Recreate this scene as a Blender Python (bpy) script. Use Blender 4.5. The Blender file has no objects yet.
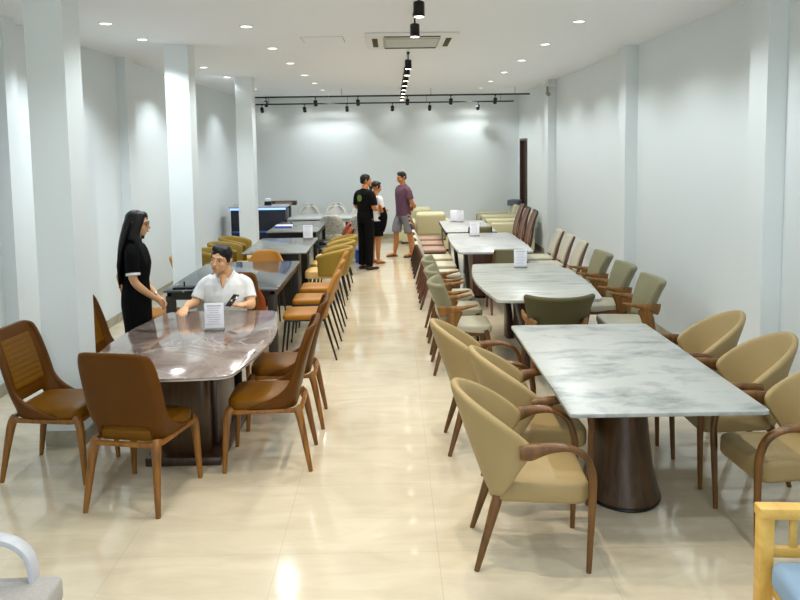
import bpy, bmesh, math, random
from mathutils import Vector, Matrix, noise
random.seed(7)
PI = math.pi
sc = bpy.context.scene
COL = sc.collection

# ------------------------------------------------------------------ camera
F_PX = 780.0
CAM_H = 2.15
YAW, PITCH, ROLL, SHY = 0.0089, math.radians(5.3), 0.014, -0.0997
cd = bpy.data.cameras.new('camera'); cam = bpy.data.objects.new('camera', cd); COL.objects.link(cam)
fw = Vector((math.sin(YAW)*math.cos(PITCH), math.cos(YAW)*math.cos(PITCH), -math.sin(PITCH)))
rt = Vector((math.cos(YAW), -math.sin(YAW), 0)); upv = rt.cross(fw)
r2 = rt*math.cos(ROLL) - upv*math.sin(ROLL); u2 = rt*math.sin(ROLL) + upv*math.cos(ROLL)
m = Matrix((r2, u2, -fw)).transposed().to_4x4(); m.translation = Vector((0, 0, CAM_H))
cam.matrix_world = m
cd.sensor_fit = 'HORIZONTAL'; cd.sensor_width = 36; cd.lens = 36*F_PX/800
cd.shift_y = SHY; cd.clip_start = 0.05
sc.camera = cam

# ------------------------------------------------------------------ world and exposure
w = bpy.data.worlds.new('world'); sc.world = w; w.use_nodes = True
bg = w.node_tree.nodes['Background']; bg.inputs[0].default_value = (0.80, 0.92, 1.0, 1); bg.inputs[1].default_value = 2.8
sc.view_settings.view_transform = 'Standard'; sc.view_settings.look = 'None'
sc.view_settings.gamma = 1; sc.view_settings.exposure = -0.12
DOWN_W, OUTER_W, TRACK_W, WASH_W = 66.0, 85.0, 48.0, 1.6
COOL = (0.90, 0.97, 1.0); WARM = (1.0, 0.88, 0.68)
H = 3.35

# ------------------------------------------------------------------ helpers
def tag(o, label=None, cat=None, group=None, kind=None):
    if label: o['label'] = label
    if cat: o['category'] = cat
    if group: o['group'] = group
    if kind: o['kind'] = kind
    return o

class MB:
    """collects shapes as one mesh"""
    def __init__(s): s.v = []; s.f = []
    def add(s, vs, fs):
        n = len(s.v); s.v += [tuple(p) for p in vs]; s.f += [tuple(i+n for i in f) for f in fs]; return s
    def box(s, c, d, bev=0.0, rot=None, seg=2, taper=None):
        bm = bmesh.new(); bmesh.ops.create_cube(bm, size=1)
        for v in bm.verts:
            k = 1.0
            if taper and v.co.z < 0: k = taper
            v.co = Vector((v.co.x*d[0]*k, v.co.y*d[1]*k, v.co.z*d[2]))
        if bev > 0: bmesh.ops.bevel(bm, geom=bm.edges[:], offset=min(bev, min(d)*.49), segments=seg, affect='EDGES', profile=.5)
        M = Matrix.Translation(c) @ (rot.to_4x4() if rot else Matrix.Identity(4))
        bm.verts.index_update()
        s.add([M @ v.co for v in bm.verts], [[v.index for v in f.verts] for f in bm.faces]); bm.free(); return s
    def tube(s, pts, rad, n=12, sub=0, up=(1, 0, 0), sq=2.0):
        """loft of (super)elliptic sections; rad entries r or (r_side, r_other); up = the direction of r_side"""
        P = [Vector(p) for p in pts]; Rr = [(r, r) if not isinstance(r, (tuple, list)) else r for r in rad]
        if sub:
            P2 = []; R2 = []
            for i in range(len(P)-1):
                a, b, c, d = P[max(i-1, 0)], P[i], P[i+1], P[min(i+2, len(P)-1)]
                for k in range(sub):
                    t = k/sub; t2 = t*t; t3 = t2*t
                    P2.append(.5*((2*b)+(c-a)*t+(2*a-5*b+4*c-d)*t2+(3*b-a-3*c+d)*t3))
                    R2.append(tuple(Rr[i][j]*(1-t)+Rr[i+1][j]*t for j in (0, 1)))
            P2.append(P[-1]); R2.append(Rr[-1]); P, Rr = P2, R2
        vs = []; fs = []
        U = Vector(up)
        for i, p in enumerate(P):
            t = (P[min(i+1, len(P)-1)]-P[max(i-1, 0)])
            t = t.normalized() if t.length > 1e-9 else Vector((0, 0, 1))
            a = U - t*U.dot(t)
            if a.length < .05:
                a = Vector((0, 1, 0)) - t*t.y
                if a.length < .05: a = Vector((0, 0, 1)) - t*t.z
            a.normalize(); b = t.cross(a)
            for k in range(n):
                q = 2*PI*k/n; cx, cy = math.cos(q), math.sin(q)
                if sq != 2.0:
                    cx = math.copysign(abs(cx)**(2/sq), cx); cy = math.copysign(abs(cy)**(2/sq), cy)
                vs.append(p + a*(Rr[i][0]*cx) + b*(Rr[i][1]*cy))
        L = len(P)
        for i in range(L-1):
            for k in range(n):
                k2 = (k+1) % n
                fs.append((i*n+k, i*n+k2, (i+1)*n+k2, (i+1)*n+k))
        fs.append(tuple(reversed(range(n)))); fs.append(tuple((L-1)*n+k for k in range(n)))
        return s.add(vs, fs)
    def lathe(s, prof, c=(0, 0, 0), n=24, sx=1, sy=1):
        vs = []; fs = []
        for r, z in prof:
            for k in range(n):
                q = 2*PI*k/n; vs.append((c[0]+r*sx*math.cos(q), c[1]+r*sy*math.sin(q), c[2]+z))
        L = len(prof)
        for i in range(L-1):
            for k in range(n):
                k2 = (k+1) % n; fs.append((i*n+k, i*n+k2, (i+1)*n+k2, (i+1)*n+k))
        fs.append(tuple(reversed(range(n)))); fs.append(tuple((L-1)*n+k for k in range(n)))
        return s.add(vs, fs)
    def ell(s, c, r, rot=None, n=16):
        vs = []; fs = []; m_ = n//2
        R = rot or Matrix.Identity(3)
        for i in range(1, m_):
            th = PI*i/m_
            for k in range(n):
                q = 2*PI*k/n
                vs.append(Vector(c)+R @ Vector((r[0]*math.sin(th)*math.cos(q), r[1]*math.sin(th)*math.sin(q), r[2]*math.cos(th))))
        top = len(vs); vs.append(Vector(c)+R @ Vector((0, 0, r[2]))); vs.append(Vector(c)+R @ Vector((0, 0, -r[2])))
        for i in range(m_-2):
            for k in range(n):
                k2 = (k+1) % n; fs.append((i*n+k, (i+1)*n+k, (i+1)*n+k2, i*n+k2))
        for k in range(n):
            k2 = (k+1) % n; fs.append((top, k, k2)); fs.append((top+1, (m_-2)*n+k2, (m_-2)*n+k))
        return s.add(vs, fs)
    def prism(s, outline, z0, z1, bev=.0, seg=2):
        bm = bmesh.new(); f = bm.faces.new([bm.verts.new((x, y, z0)) for x, y in outline])
        r = bmesh.ops.extrude_face_region(bm, geom=[f])
        bmesh.ops.translate(bm, vec=(0, 0, z1-z0), verts=[g for g in r['geom'] if isinstance(g, bmesh.types.BMVert)])
        bmesh.ops.recalc_face_normals(bm, faces=bm.faces[:])
        if bev:
            ed = [e for e in bm.edges if abs(e.verts[0].co.z-e.verts[1].co.z) < 1e-6]
            bmesh.ops.bevel(bm, geom=ed, offset=bev, segments=seg, affect='EDGES', profile=.5)
        bm.verts.index_update()
        s.add([v.co.copy() for v in bm.verts], [[v.index for v in f.verts] for f in bm.faces]); bm.free(); return s
    def grid(s, fn, nu, nv, skip=None):
        """open surface fn(u in -1..1, v in 0..1)"""
        vs = [fn(-1+2*i/nu, j/nv) for j in range(nv+1) for i in range(nu+1)]; fs = []
        for j in range(nv):
            for i in range(nu):
                if skip and skip(-1+2*(i+.5)/nu, (j+.5)/nv): continue
                a = j*(nu+1)+i; fs.append((a, a+1, a+nu+2, a+nu+1))
        return s.add(vs, fs)
    def mesh(s, name):
        me = bpy.data.meshes.new(name); me.from_pydata(s.v, [], s.f); me.validate(); me.update(); return me
    def build(s, name, mat, parent=None, smooth=True, mods=None, auto=40, loc=None, rz=0):
        me = s.mesh(name); o = bpy.data.objects.new(name, me); COL.objects.link(o)
        if mods: bake(o, mods)
        me = o.data
        bm = bmesh.new(); bm.from_mesh(me)
        used = [v for v in bm.verts if not v.link_faces]
        if used: bmesh.ops.delete(bm, geom=used, context='VERTS')
        if not mods: bmesh.ops.recalc_face_normals(bm, faces=bm.faces[:])
        if smooth:
            ca = math.cos(math.radians(auto))
            for f in bm.faces: f.smooth = True
            for e in bm.edges:
                if len(e.link_faces) == 2 and e.link_faces[0].normal.dot(e.link_faces[1].normal) < ca: e.smooth = False
        bm.to_mesh(me); bm.free()
        if mat: me.materials.clear(); me.materials.append(mat)
        if parent: o.parent = parent
        if loc: o.location = loc; o.rotation_euler = (0, 0, rz)
        return o

def bake(o, mods):
    for t, kw in mods:
        md = o.modifiers.new(t, t)
        for k, v in kw.items(): setattr(md, k, v)
    bpy.context.view_layer.update()
    dg = bpy.context.evaluated_depsgraph_get()
    me = bpy.data.meshes.new_from_object(o.evaluated_get(dg)); nm = o.data.name
    old = o.data; o.modifiers.clear(); o.data = me; bpy.data.meshes.remove(old); me.name = nm
SOLID = lambda t, off=0: ('SOLIDIFY', dict(thickness=t, offset=off, use_even_offset=False))
SUB = lambda n=1: ('SUBSURF', dict(levels=n, render_levels=n))
REM = lambda v: ('REMESH', dict(mode='VOXEL', voxel_size=v))
SMO = lambda n=3, f=.5: ('SMOOTH', dict(iterations=n, factor=f))

def empty(name, loc=(0, 0, 0), rz=0, label=None, cat=None, group=None):
    o = bpy.data.objects.new(name, None); COL.objects.link(o); o.empty_display_size = .1
    o.location = loc; o.rotation_euler = (0, 0, rz); return tag(o, label, cat, group)

KIDS = {}
def copy_tree(o, parent=None):
    c = o.copy(); COL.objects.link(c)
    if parent: c.parent = parent
    for ch in list(o.children): copy_tree(ch, c)
    return c
USED = set()
def place(proto, loc, deg, label, group=None):
    """the first call moves the prototype, later ones copy it"""
    kids = []
    if proto.name in USED: o = copy_tree(proto)
    else: USED.add(proto.name); o = proto
    o.location = loc if len(loc) == 3 else (loc[0], loc[1], 0); o.rotation_euler = (0, 0, math.radians(deg))
    o['label'] = label
    if group: o['group'] = group
    return o
def struct(o): o['kind'] = 'structure'; return o

# ------------------------------------------------------------------ materials
def srgb(r, g, b):
    f = lambda c: (c/255/12.92) if c/255 <= .04045 else ((c/255+.055)/1.055)**2.4
    return (f(r), f(g), f(b), 1)
def mat(name, rgb, rough=.5, metal=0, spec=.5, coat=0, emit=None, es=0, bump=None, vary=None, sheen=0):
    m_ = bpy.data.materials.new(name); m_.use_nodes = True; nt = m_.node_tree; b = nt.nodes['Principled BSDF']
    b.inputs['Base Color'].default_value = srgb(*rgb); b.inputs['Roughness'].default_value = rough
    b.inputs['Metallic'].default_value = metal; b.inputs['Specular IOR Level'].default_value = spec
    b.inputs['Coat Weight'].default_value = coat
    if sheen: b.inputs['Sheen Weight'].default_value = sheen
    if emit: b.inputs['Emission Color'].default_value = srgb(*emit); b.inputs['Emission Strength'].default_value = es
    tc = nt.nodes.new('ShaderNodeTexCoord')
    if vary:
        sc_, amt = vary
        n = nt.nodes.new('ShaderNodeTexNoise'); n.inputs['Scale'].default_value = sc_; n.inputs['Detail'].default_value = 5
        nt.links.new(tc.outputs['Object'], n.inputs['Vector'])
        r = nt.nodes.new('ShaderNodeValToRGB'); c = srgb(*rgb)
        r.color_ramp.elements[0].position = .3; r.color_ramp.elements[1].position = .7
        r.color_ramp.elements[0].color = tuple(x*(1-amt) for x in c[:3])+(1,); r.color_ramp.elements[1].color = tuple(min(1, x*(1+amt)) for x in c[:3])+(1,)
        nt.links.new(n.outputs[0], r.inputs[0]); nt.links.new(r.outputs[0], b.inputs['Base Color'])
    if bump:
        sc_, st = bump
        n = nt.nodes.new('ShaderNodeTexNoise'); n.inputs['Scale'].default_value = sc_; n.inputs['Detail'].default_value = 4
        nt.links.new(tc.outputs['Object'], n.inputs['Vector'])
        bp = nt.nodes.new('ShaderNodeBump'); bp.inputs['Strength'].default_value = st; bp.inputs['Distance'].default_value = .01
        nt.links.new(n.outputs[0], bp.inputs['Height']); nt.links.new(bp.outputs[0], b.inputs['Normal'])
    return m_
def wood(name, c1, c2, axis=(1, 1, .08), rough=.4, scale=22, coat=.15):
    m_ = mat(name, c1, rough, coat=coat); nt = m_.node_tree; b = nt.nodes['Principled BSDF']
    tc = nt.nodes.new('ShaderNodeTexCoord'); mp = nt.nodes.new('ShaderNodeMapping'); mp.inputs['Scale'].default_value = axis
    n = nt.nodes.new('ShaderNodeTexNoise'); n.inputs['Scale'].default_value = scale; n.inputs['Detail'].default_value = 6; n.inputs['Distortion'].default_value = .6
    r = nt.nodes.new('ShaderNodeValToRGB'); r.color_ramp.elements[0].position = .32; r.color_ramp.elements[1].position = .68
    r.color_ramp.elements[0].color = srgb(*c2); r.color_ramp.elements[1].color = srgb(*c1)
    nt.links.new(tc.outputs['Object'], mp.inputs[0]); nt.links.new(mp.outputs[0], n.inputs['Vector'])
    nt.links.new(n.outputs[0], r.inputs[0]); nt.links.new(r.outputs[0], b.inputs['Base Color'])
    return m_
def marble(name, stops, scale=1.6, stretch=(1, 1, 1), rotz=0, dist=1.2, rough=.08, vein=None, fac=1.0):
    """stops: [(pos, rgb)]; vein: (rgb, scale, width) thin bright or dark lines"""
    m_ = mat(name, stops[0][1], rough, coat=.3 if rough < .2 else 0); nt = m_.node_tree; b = nt.nodes['Principled BSDF']
    b.inputs['Coat Roughness'].default_value = .13
    tc = nt.nodes.new('ShaderNodeTexCoord'); mp = nt.nodes.new('ShaderNodeMapping')
    mp.inputs['Scale'].default_value = stretch; mp.inputs['Rotation'].default_value = (0, 0, rotz)
    n = nt.nodes.new('ShaderNodeTexNoise'); n.inputs['Scale'].default_value = scale; n.inputs['Detail'].default_value = 9
    n.inputs['Roughness'].default_value = .6; n.inputs['Distortion'].default_value = dist
    r = nt.nodes.new('ShaderNodeValToRGB'); e = r.color_ramp.elements
    while len(e) < len(stops): e.new(.5)
    for k, (p, c) in enumerate(stops): e[k].position = p; e[k].color = srgb(*c)
    nt.links.new(tc.outputs['Object'], mp.inputs[0]); nt.links.new(mp.outputs[0], n.inputs['Vector']); nt.links.new(n.outputs[0], r.inputs[0])
    out = r.outputs[0]
    if vein:
        c, s_, wd = vein
        n2 = nt.nodes.new('ShaderNodeTexNoise'); n2.inputs['Scale'].default_value = s_; n2.inputs['Detail'].default_value = 4; n2.inputs['Distortion'].default_value = .8
        nt.links.new(mp.outputs[0], n2.inputs['Vector'])
        a = nt.nodes.new('ShaderNodeMath'); a.operation = 'SUBTRACT'; a.inputs[1].default_value = .5
        ab = nt.nodes.new('ShaderNodeMath'); ab.operation = 'ABSOLUTE'
        mr = nt.nodes.new('ShaderNodeMapRange'); mr.inputs[1].default_value = 0; mr.inputs[2].default_value = wd; mr.inputs[3].default_value = .8; mr.inputs[4].default_value = 0
        mx = nt.nodes.new('ShaderNodeMix'); mx.data_type = 'RGBA'; mx.inputs[7].default_value = srgb(*c)
        nt.links.new(n2.outputs[0], a.inputs[0]); nt.links.new(a.outputs[0], ab.inputs[0]); nt.links.new(ab.outputs[0], mr.inputs[0])
        nt.links.new(mr.outputs[0], mx.inputs[0]); nt.links.new(out, mx.inputs[6]); out = mx.outputs[2]
    nt.links.new(out, b.inputs['Base Color'])
    return m_

M = dict(
    wall=mat('wall_paint', (226, 232, 233), .75, vary=(.6, .012)),
    ceil=mat('ceiling_paint', (238, 240, 244), .85),
    base=marble('skirting_tile', [(.3, (150, 146, 128)), (.7, (176, 170, 150))], 5, rough=.25),
    white=mat('white_plastic', (232, 232, 226), .4), grille=mat('grille_grey', (176, 174, 160), .6),
    black=mat('black_metal', (18, 18, 20), .35, metal=.3), lamp=mat('lamp_face', (255, 255, 255), .5, emit=(255, 250, 240), es=9),
    lampw=mat('spot_face', (255, 255, 255), .5, emit=(255, 240, 215), es=12),
    hole=mat('dark_slot', (70, 62, 45), .8),
    tan=mat('tan_leather', (110, 70, 0), .42, spec=.22, bump=(160, .12), vary=(6, .08)),
    tanback=mat('tan_leather_shaded', (86, 49, 0), .42, spec=.18, bump=(160, .12), vary=(6, .08)),  # same tan leather, darkened so the colour carries the shade on chair backs
    tanwood=wood('amber_wood', (146, 94, 20), (104, 62, 8)),
    orange=mat('orange_leather', (160, 104, 14), .45, spec=.3, bump=(120, .1), vary=(5, .06)),
    rust=mat('rust_leather', (150, 64, 14), .5, spec=.3, bump=(120, .1)),
    beige=mat('beige_leather', (158, 137, 95), .5, spec=.3, bump=(140, .12), vary=(4, .04)),
    walnut=wood('walnut', (118, 76, 26), (72, 44, 10), coat=.05), walnutd=wood('dark_walnut', (84, 56, 24), (48, 30, 10), coat=0),
    oak=wood('honey_oak', (142, 96, 36), (102, 66, 20), coat=.05),
    pine=wood('yellow_pine', (226, 186, 96), (206, 160, 74), axis=(.1, 1, 1), scale=14),
    olive=mat('olive_leather', (128, 124, 96), .5, spec=.3, bump=(120, .12), vary=(4, .05)),
    seatgrey=mat('greige_leather', (172, 168, 148), .5, bump=(120, .1)),
    khaki=mat('khaki_leather', (138, 112, 38), .45, spec=.3, bump=(120, .12), vary=(5, .08)),
    khakiseat=mat('sand_leather', (206, 170, 104), .5),
    cream=mat('cream_leather', (196, 190, 156), .5, bump=(60, .08)), pale=mat('pale_upholstery', (176, 172, 154), .55, bump=(120, .1)),
    taupe=mat('taupe_cushion', (150, 122, 108), .6), darkwood=wood('espresso_wood', (70, 42, 26), (36, 20, 12)),
    redwood=wood('mahogany', (112, 66, 44), (74, 40, 26)),
    dark=mat('charcoal_metal', (48, 46, 42), .4, metal=.2),
    greysh=mat('grey_shell', (196, 196, 190), .55), greypat=None,
    navy=mat('navy_panel', (8, 12, 30), .3), blueglow=mat('blue_light_strip', (150, 180, 255), .5, emit=(120, 160, 255), es=2.2),
    bluebox=mat('blue_plastic', (40, 90, 190), .4), paper=mat('white_card', (236, 236, 246), .55), ink=mat('grey_print', (176, 178, 190), .6),
    skin=mat('skin', (210, 162, 120), .5, bump=(60, .03)), skin2=mat('tanned_skin', (180, 116, 66), .5), lips=mat('lips', (168, 86, 72), .5),
    hair=mat('black_hair', (8, 7, 8), .5, spec=.3, bump=(90, .2)), eyew=mat('eye_white', (230, 228, 224), .3), iris=mat('dark_iris', (24, 14, 10), .2),
    blackcloth=mat('black_cloth', (6, 6, 8), .9, spec=.15, bump=(14, .35)), whitecloth=mat('white_cotton', (224, 226, 226), .8, bump=(9, .9)),
    purple=mat('purple_shirt', (84, 52, 70), .8, bump=(14, .35), vary=(40, .25)), greyshort=mat('grey_cotton', (116, 118, 126), .8, bump=(14, .3)),
    palecloth=mat('pale_grey_cloth', (196, 196, 200), .8, bump=(14, .3)), green=mat('green_print', (96, 124, 34), .7),
    shoe=mat('black_shoe', (16, 15, 15), .35), glass=mat('phone_glass', (20, 22, 28), .12),
    door=wood('door_veneer', (74, 44, 24), (48, 26, 14)), silver=mat('grey_metal', (150, 150, 145), .3, metal=.8),
    armgrey=mat('silver_armrest', (192, 194, 200), .35), greyfab=mat('grey_fabric', (172, 168, 164), .85, bump=(300, .3), vary=(80, .08)),
    bluefab=mat('blue_fabric', (138, 164, 190), .85, bump=(300, .2)), pouf=mat('slate_cushion', (96, 104, 112), .7),
    m_mauve=marble('mauve_marble', [(.28, (74, 50, 42)), (.42, (108, 90, 82)), (.56, (142, 128, 122)), (.75, (92, 74, 66))], 1.5, dist=1.6, rough=.1, vein=((166, 156, 150), 2.2, .012)),
    darkolive=mat('dark_olive_leather', (74, 70, 42), .5, spec=.25, bump=(120, .12)),
    m_edge=mat('polished_edge', (205, 196, 186), .15),
    m_white=marble('white_marble', [(.30, (106, 113, 114)), (.41, (140, 146, 146)), (.52, (164, 168, 167)), (.8, (156, 160, 159))], 3.4, (1, 1.7, 1), .35, dist=.25, rough=.32),
    m_line=marble('striped_marble', [(.32, (118, 122, 116)), (.48, (164, 166, 160)), (.7, (182, 184, 178))], 6, (.35, 2.6, 1), -.9, dist=.4, rough=.3),
    m_slate=marble('slate_marble', [(.3, (48, 52, 56)), (.7, (68, 73, 74))], 2.5, vein=((150, 154, 154), .9, .008)),
    m_grey=marble('grey_marble', [(.3, (98, 99, 96)), (.7, (126, 127, 122))], 2.5, rough=.18),
    m_pale=marble('pale_grey_marble', [(.3, (160, 164, 168)), (.7, (182, 185, 186))], 3, rough=.25),
)
def pat():
    m_ = mat('patterned_grey_fabric', (140, 140, 134), .8); nt = m_.node_tree; b = nt.nodes['Principled BSDF']
    v = nt.nodes.new('ShaderNodeTexVoronoi'); v.inputs['Scale'].default_value = 22
    tc = nt.nodes.new('ShaderNodeTexCoord'); r = nt.nodes.new('ShaderNodeValToRGB')
    r.color_ramp.elements[0].color = srgb(104, 104, 98); r.color_ramp.elements[1].color = srgb(176, 176, 168); r.color_ramp.elements[1].position = .5
    nt.links.new(tc.outputs['Object'], v.inputs['Vector']); nt.links.new(v.outputs['Distance'], r.inputs[0]); nt.links.new(r.outputs[0], b.inputs['Base Color'])
    return m_
M['greypat'] = pat()
def floor_mat():
    m_ = bpy.data.materials.new('polished_tile'); m_.use_nodes = True; nt = m_.node_tree; b = nt.nodes['Principled BSDF']
    tc = nt.nodes.new('ShaderNodeTexCoord'); mp = nt.nodes.new('ShaderNodeMapping'); mp.inputs['Location'].default_value = (-.215, .25, 0)
    br = nt.nodes.new('ShaderNodeTexBrick'); br.offset = 0; br.inputs['Scale'].default_value = 1
    br.inputs['Brick Width'].default_value = .8475; br.inputs['Row Height'].default_value = .8475; br.inputs['Mortar Size'].default_value = .002
    br.inputs['Mortar Smooth'].default_value = .3; br.inputs['Mortar'].default_value = srgb(192, 180, 158)
    n = nt.nodes.new('ShaderNodeTexNoise'); n.inputs['Scale'].default_value = 1.5; n.inputs['Detail'].default_value = 8; n.inputs['Distortion'].default_value = 1.0; n.inputs['Roughness'].default_value = .6
    mp2 = nt.nodes.new('ShaderNodeMapping'); mp2.inputs['Scale'].default_value = (1, 3.2, 1); mp2.inputs['Rotation'].default_value = (0, 0, .5)
    r = nt.nodes.new('ShaderNodeValToRGB'); e = r.color_ramp.elements
    e[0].position = .3; e[0].color = srgb(202, 190, 166); e[1].position = .66; e[1].color = srgb(218, 206, 182)
    nt.links.new(tc.outputs['Object'], mp.inputs[0]); nt.links.new(mp.outputs[0], br.inputs['Vector'])
    nt.links.new(tc.outputs['Object'], mp2.inputs[0]); nt.links.new(mp2.outputs[0], n.inputs['Vector']); nt.links.new(n.outputs[0], r.inputs[0])
    nt.links.new(r.outputs[0], br.inputs['Color1']); nt.links.new(r.outputs[0], br.inputs['Color2'])
    nt.links.new(br.outputs['Color'], b.inputs['Base Color'])
    b.inputs['Roughness'].default_value = .09; b.inputs['Specular IOR Level'].default_value = .55
    b.inputs['Coat Weight'].default_value = .35; b.inputs['Coat Roughness'].default_value = .04
    return m_
M['floor'] = floor_mat()

# ------------------------------------------------------------------ room
XL, XR, Y0, Y1 = -3.5, 3.0, -3.5, 18.5
def sbox(name, x0, x1, y0, y1, z0, z1, mt, parent=None, bev=0):
    o = MB().box(((x0+x1)/2, (y0+y1)/2, (z0+z1)/2), (x1-x0, y1-y0, z1-z0), bev).build(name, M[mt], parent, smooth=False)
    if not parent: struct(o)
    return o
sbox('floor', XL-.2, XR+.2, Y0, Y1+.2, -.1, 0, 'floor')
sbox('ceiling', XL-.2, XR+.2, Y0, Y1+.2, H, H+.1, 'ceil')
sbox('wall_left', XL-.2, XL, Y0, Y1, 0, H, 'wall')
sbox('wall_back', XL-.2, XR+.2, Y1, Y1+.2, 0, H, 'wall')
# the right wall has a doorway near the back
wr = MB()
for (a, b_, z0, z1) in ((Y0, 17.35, 0, H), (18.25, Y1, 0, H), (17.35, 18.25, 2.32, H)):
    wr.box((XR+.1, (a+b_)/2, (z0+z1)/2), (.2, b_-a, z1-z0))
struct(wr.build('wall_right', M['wall'], smooth=False))
dr = struct(sbox('door_1', XR+.06, XR+.1, 17.38, 18.22, 0, 2.28, 'door'))
df = MB(); df.box((XR+.06, 17.365, 1.16), (.16, .05, 2.32)); df.box((XR+.06, 18.235, 1.16), (.16, .05, 2.32)); df.box((XR+.06, 17.8, 2.3), (.16, .9, .05))
df.build('door_frame', M['door'], dr, smooth=False)
MB().tube([(XR+.06, 17.48, 1.0), (XR+.02, 17.48, 1.0), (XR+.02, 17.6, 1.0)], [.01, .01, .01], 8).build('door_handle', M['silver'], dr)
sbox('baseboard_left', XL, XL+.012, Y0, Y1, 0, .11, 'base')
sbox('baseboard_back', XL, XR, Y1-.012, Y1, 0, .11, 'base')
bb = MB()
for a, b_ in ((Y0, 17.35), (18.25, Y1)): bb.box((XR-.006, (a+b_)/2, .055), (.012, b_-a, .11))
struct(bb.build('baseboard_right', M['base'], smooth=False))
# square pillars down the left side, pilasters on the right wall
n_ = 0
for (yf, d) in ((5.6, .30), (9.0, .30), (13.0, .32), (1.8, .3)):
    n_ += 1
    p = sbox('trim_%d' % n_, -2.57, -2.3, yf, yf+d, 0, H, 'wall')
    sk = MB(); c = (-2.435, yf+d/2)
    sk.box((c[0], yf-.006, .055), (.29, .012, .11)).box((-2.294, c[1], .055), (.012, d, .11)).box((-2.576, c[1], .055), (.012, d, .11))
    sk.build('pillar_skirting', M['base'], p, smooth=False)
for (yf, d) in ((5.95, .3), (9.55, .3), (14.3, .3), (1.9, .3)):
    n_ += 1
    p = sbox('trim_%d' % n_, 2.85, XR, yf, yf+d, 0, H, 'wall')
    sk = MB(); sk.box((2.925, yf-.006, .055), (.15, .012, .11)).box((2.844, yf+d/2, .055), (.012, d, .11))
    sk.build('pillar_skirting', M['base'], p, smooth=False)
for (yf, d) in ((6.95, .22), (10.1, .3)):       # flat pilasters on the left wall
    n_ += 1
    sbox('trim_%d' % n_, XL, XL+.12, yf, yf+d, 0, H, 'wall')
# front of the shop behind the camera: piers and a lintel around an open glazed front
ff = MB(); ff.box((XL+.3, Y0-.1, H/2), (.9, .2, H)); ff.box((XR-.3, Y0-.1, H/2), (.9, .2, H)); ff.box((-.25, Y0-.1, H-.25), (6.5, .2, .5))
struct(ff.build('wall_front', M['wall'], smooth=False))

# ------------------------------------------------------------------ lights
def lamp(name, parent, loc, power, color, size=2.5, blend=.5, rad=.05, aim=None):
    l = bpy.data.lights.new(name, 'SPOT'); l.energy = power; l.color = color; l.spot_size = size; l.spot_blend = blend; l.shadow_soft_size = rad
    o = bpy.data.objects.new(name, l); COL.objects.link(o); o.location = loc
    if aim is not None: o.rotation_euler = Vector(aim).to_track_quat('-Z', 'Y').to_euler()
    o.parent = parent; return o
def downlight(x, y, label, group, power, col=COOL):
    t = empty('downlight', (x, y, H), 0, label, 'light', group)
    MB().lathe([(.062, 0), (.066, -.004), (.060, -.010), (.052, -.006), (.05, 0)], n=24).build('trim_ring', M['white'], t)
    MB().lathe([(.05, -.001), (.05, -.004), (.001, -.005)], n=20).build('diffuser', M['lamp'], t)
    lamp('bulb', t, (0, 0, -.03), power, col, size=2.5 if x > -2 else 2.25)
ordn = ['nearest', 'second', 'third', 'fourth', 'fifth', 'sixth', 'seventh', 'eighth', 'ninth', 'tenth']
rows = {'left': (-1.40, [6.1, 7.74, 9.41, 11.05, 12.84, 14.41, 16.1, 17.8]), 'right': (1.83, [6.1, 7.69, 9.36, 11.05, 12.78, 14.49, 16.1, 17.8])}
for sd, (x, ys) in rows.items():
    vis = 0
    for y in ys:
        if y < 7: lb = 'round recessed downlight just out of sight above the near tables, %s row' % sd
        else: lb = 'round white recessed ceiling downlight, %s of the %s row counted from the camera' % (ordn[vis], sd); vis += 1
        downlight(x, y, lb, 'downlights of the %s row' % sd, DOWN_W)
for i, y in enumerate([4.4, 2.6, .8, -1.2]):
    downlight(-1.40, y, 'round recessed downlight overhead behind the viewer, left row', 'downlights overhead, left', DOWN_W)
    downlight(1.83, y, 'round recessed downlight overhead behind the viewer, right row', 'downlights overhead, right', DOWN_W)
vis = 0
for y in (7.46, 8.53, 11.43, 13.01, 15.6):
    downlight(-2.66 if y < 10 else -2.7, y, 'small recessed downlight close to the left wall, %s from the camera' % ordn[vis], 'downlights along the left wall', OUTER_W*(1 if y < 12 else .6), (.86, .95, 1)); vis += 1

# track with cylinder spotlights down the middle
def spot_proto(washer=False):
    t = empty('track_spotlight'); t['category'] = 'spotlight'
    MB().box((0, 0, -.012), (.035, .11, .024), .004).tube([(0, 0, -.02), (0, 0, -.10)], [.008, .008], 8).build('adapter', M['black'], t)
    if washer:
        R = Matrix.Rotation(math.radians(50), 3, 'X')
        b = MB(); v0 = R @ Vector((0, 0, -.07)); v1 = R @ Vector((0, 0, .05)); c = Vector((0, 0, -.12))
        b.tube([c+v1, c+v1*.9, c+v0], [.03, .04, .04], 16); h = b.build('spot_head', M['black'], t)
        b = MB(); b.tube([c+v0*1.005, c+v0*1.03], [.034, .034], 16); b.build('lamp_face', M['lampw'], t)
    else:
        MB().lathe([(.03, -.09), (.038, -.095), (.042, -.10), (.042, -.20), (.038, -.204), (.036, -.198)], n=20).build('spot_head', M['black'], t)
        MB().lathe([(.035, -.199), (.035, -.206), (.001, -.207)], n=16).build('lamp_face', M['lampw'], t)
    return t
SZ = H-.03
tr = MB().box((.22, 6.3, H-.012), (.034, 3.2, .022)); a = tr.build('lighting_track', M['white'], smooth=False)
tag(a, 'white ceiling track running from overhead to the air conditioner', 'track')
a = MB().box((.215, 12.9, H-.012), (.034, 6.4, .022)).build('lighting_track', M['white'], smooth=False)
tag(a, 'white ceiling track running from the air conditioner towards the back wall', 'track')
sp = spot_proto()
ys = [5.9, 6.95, 9.75, 10.6, 11.5, 12.4, 13.3, 14.2, 15.1, 16.0]
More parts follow.
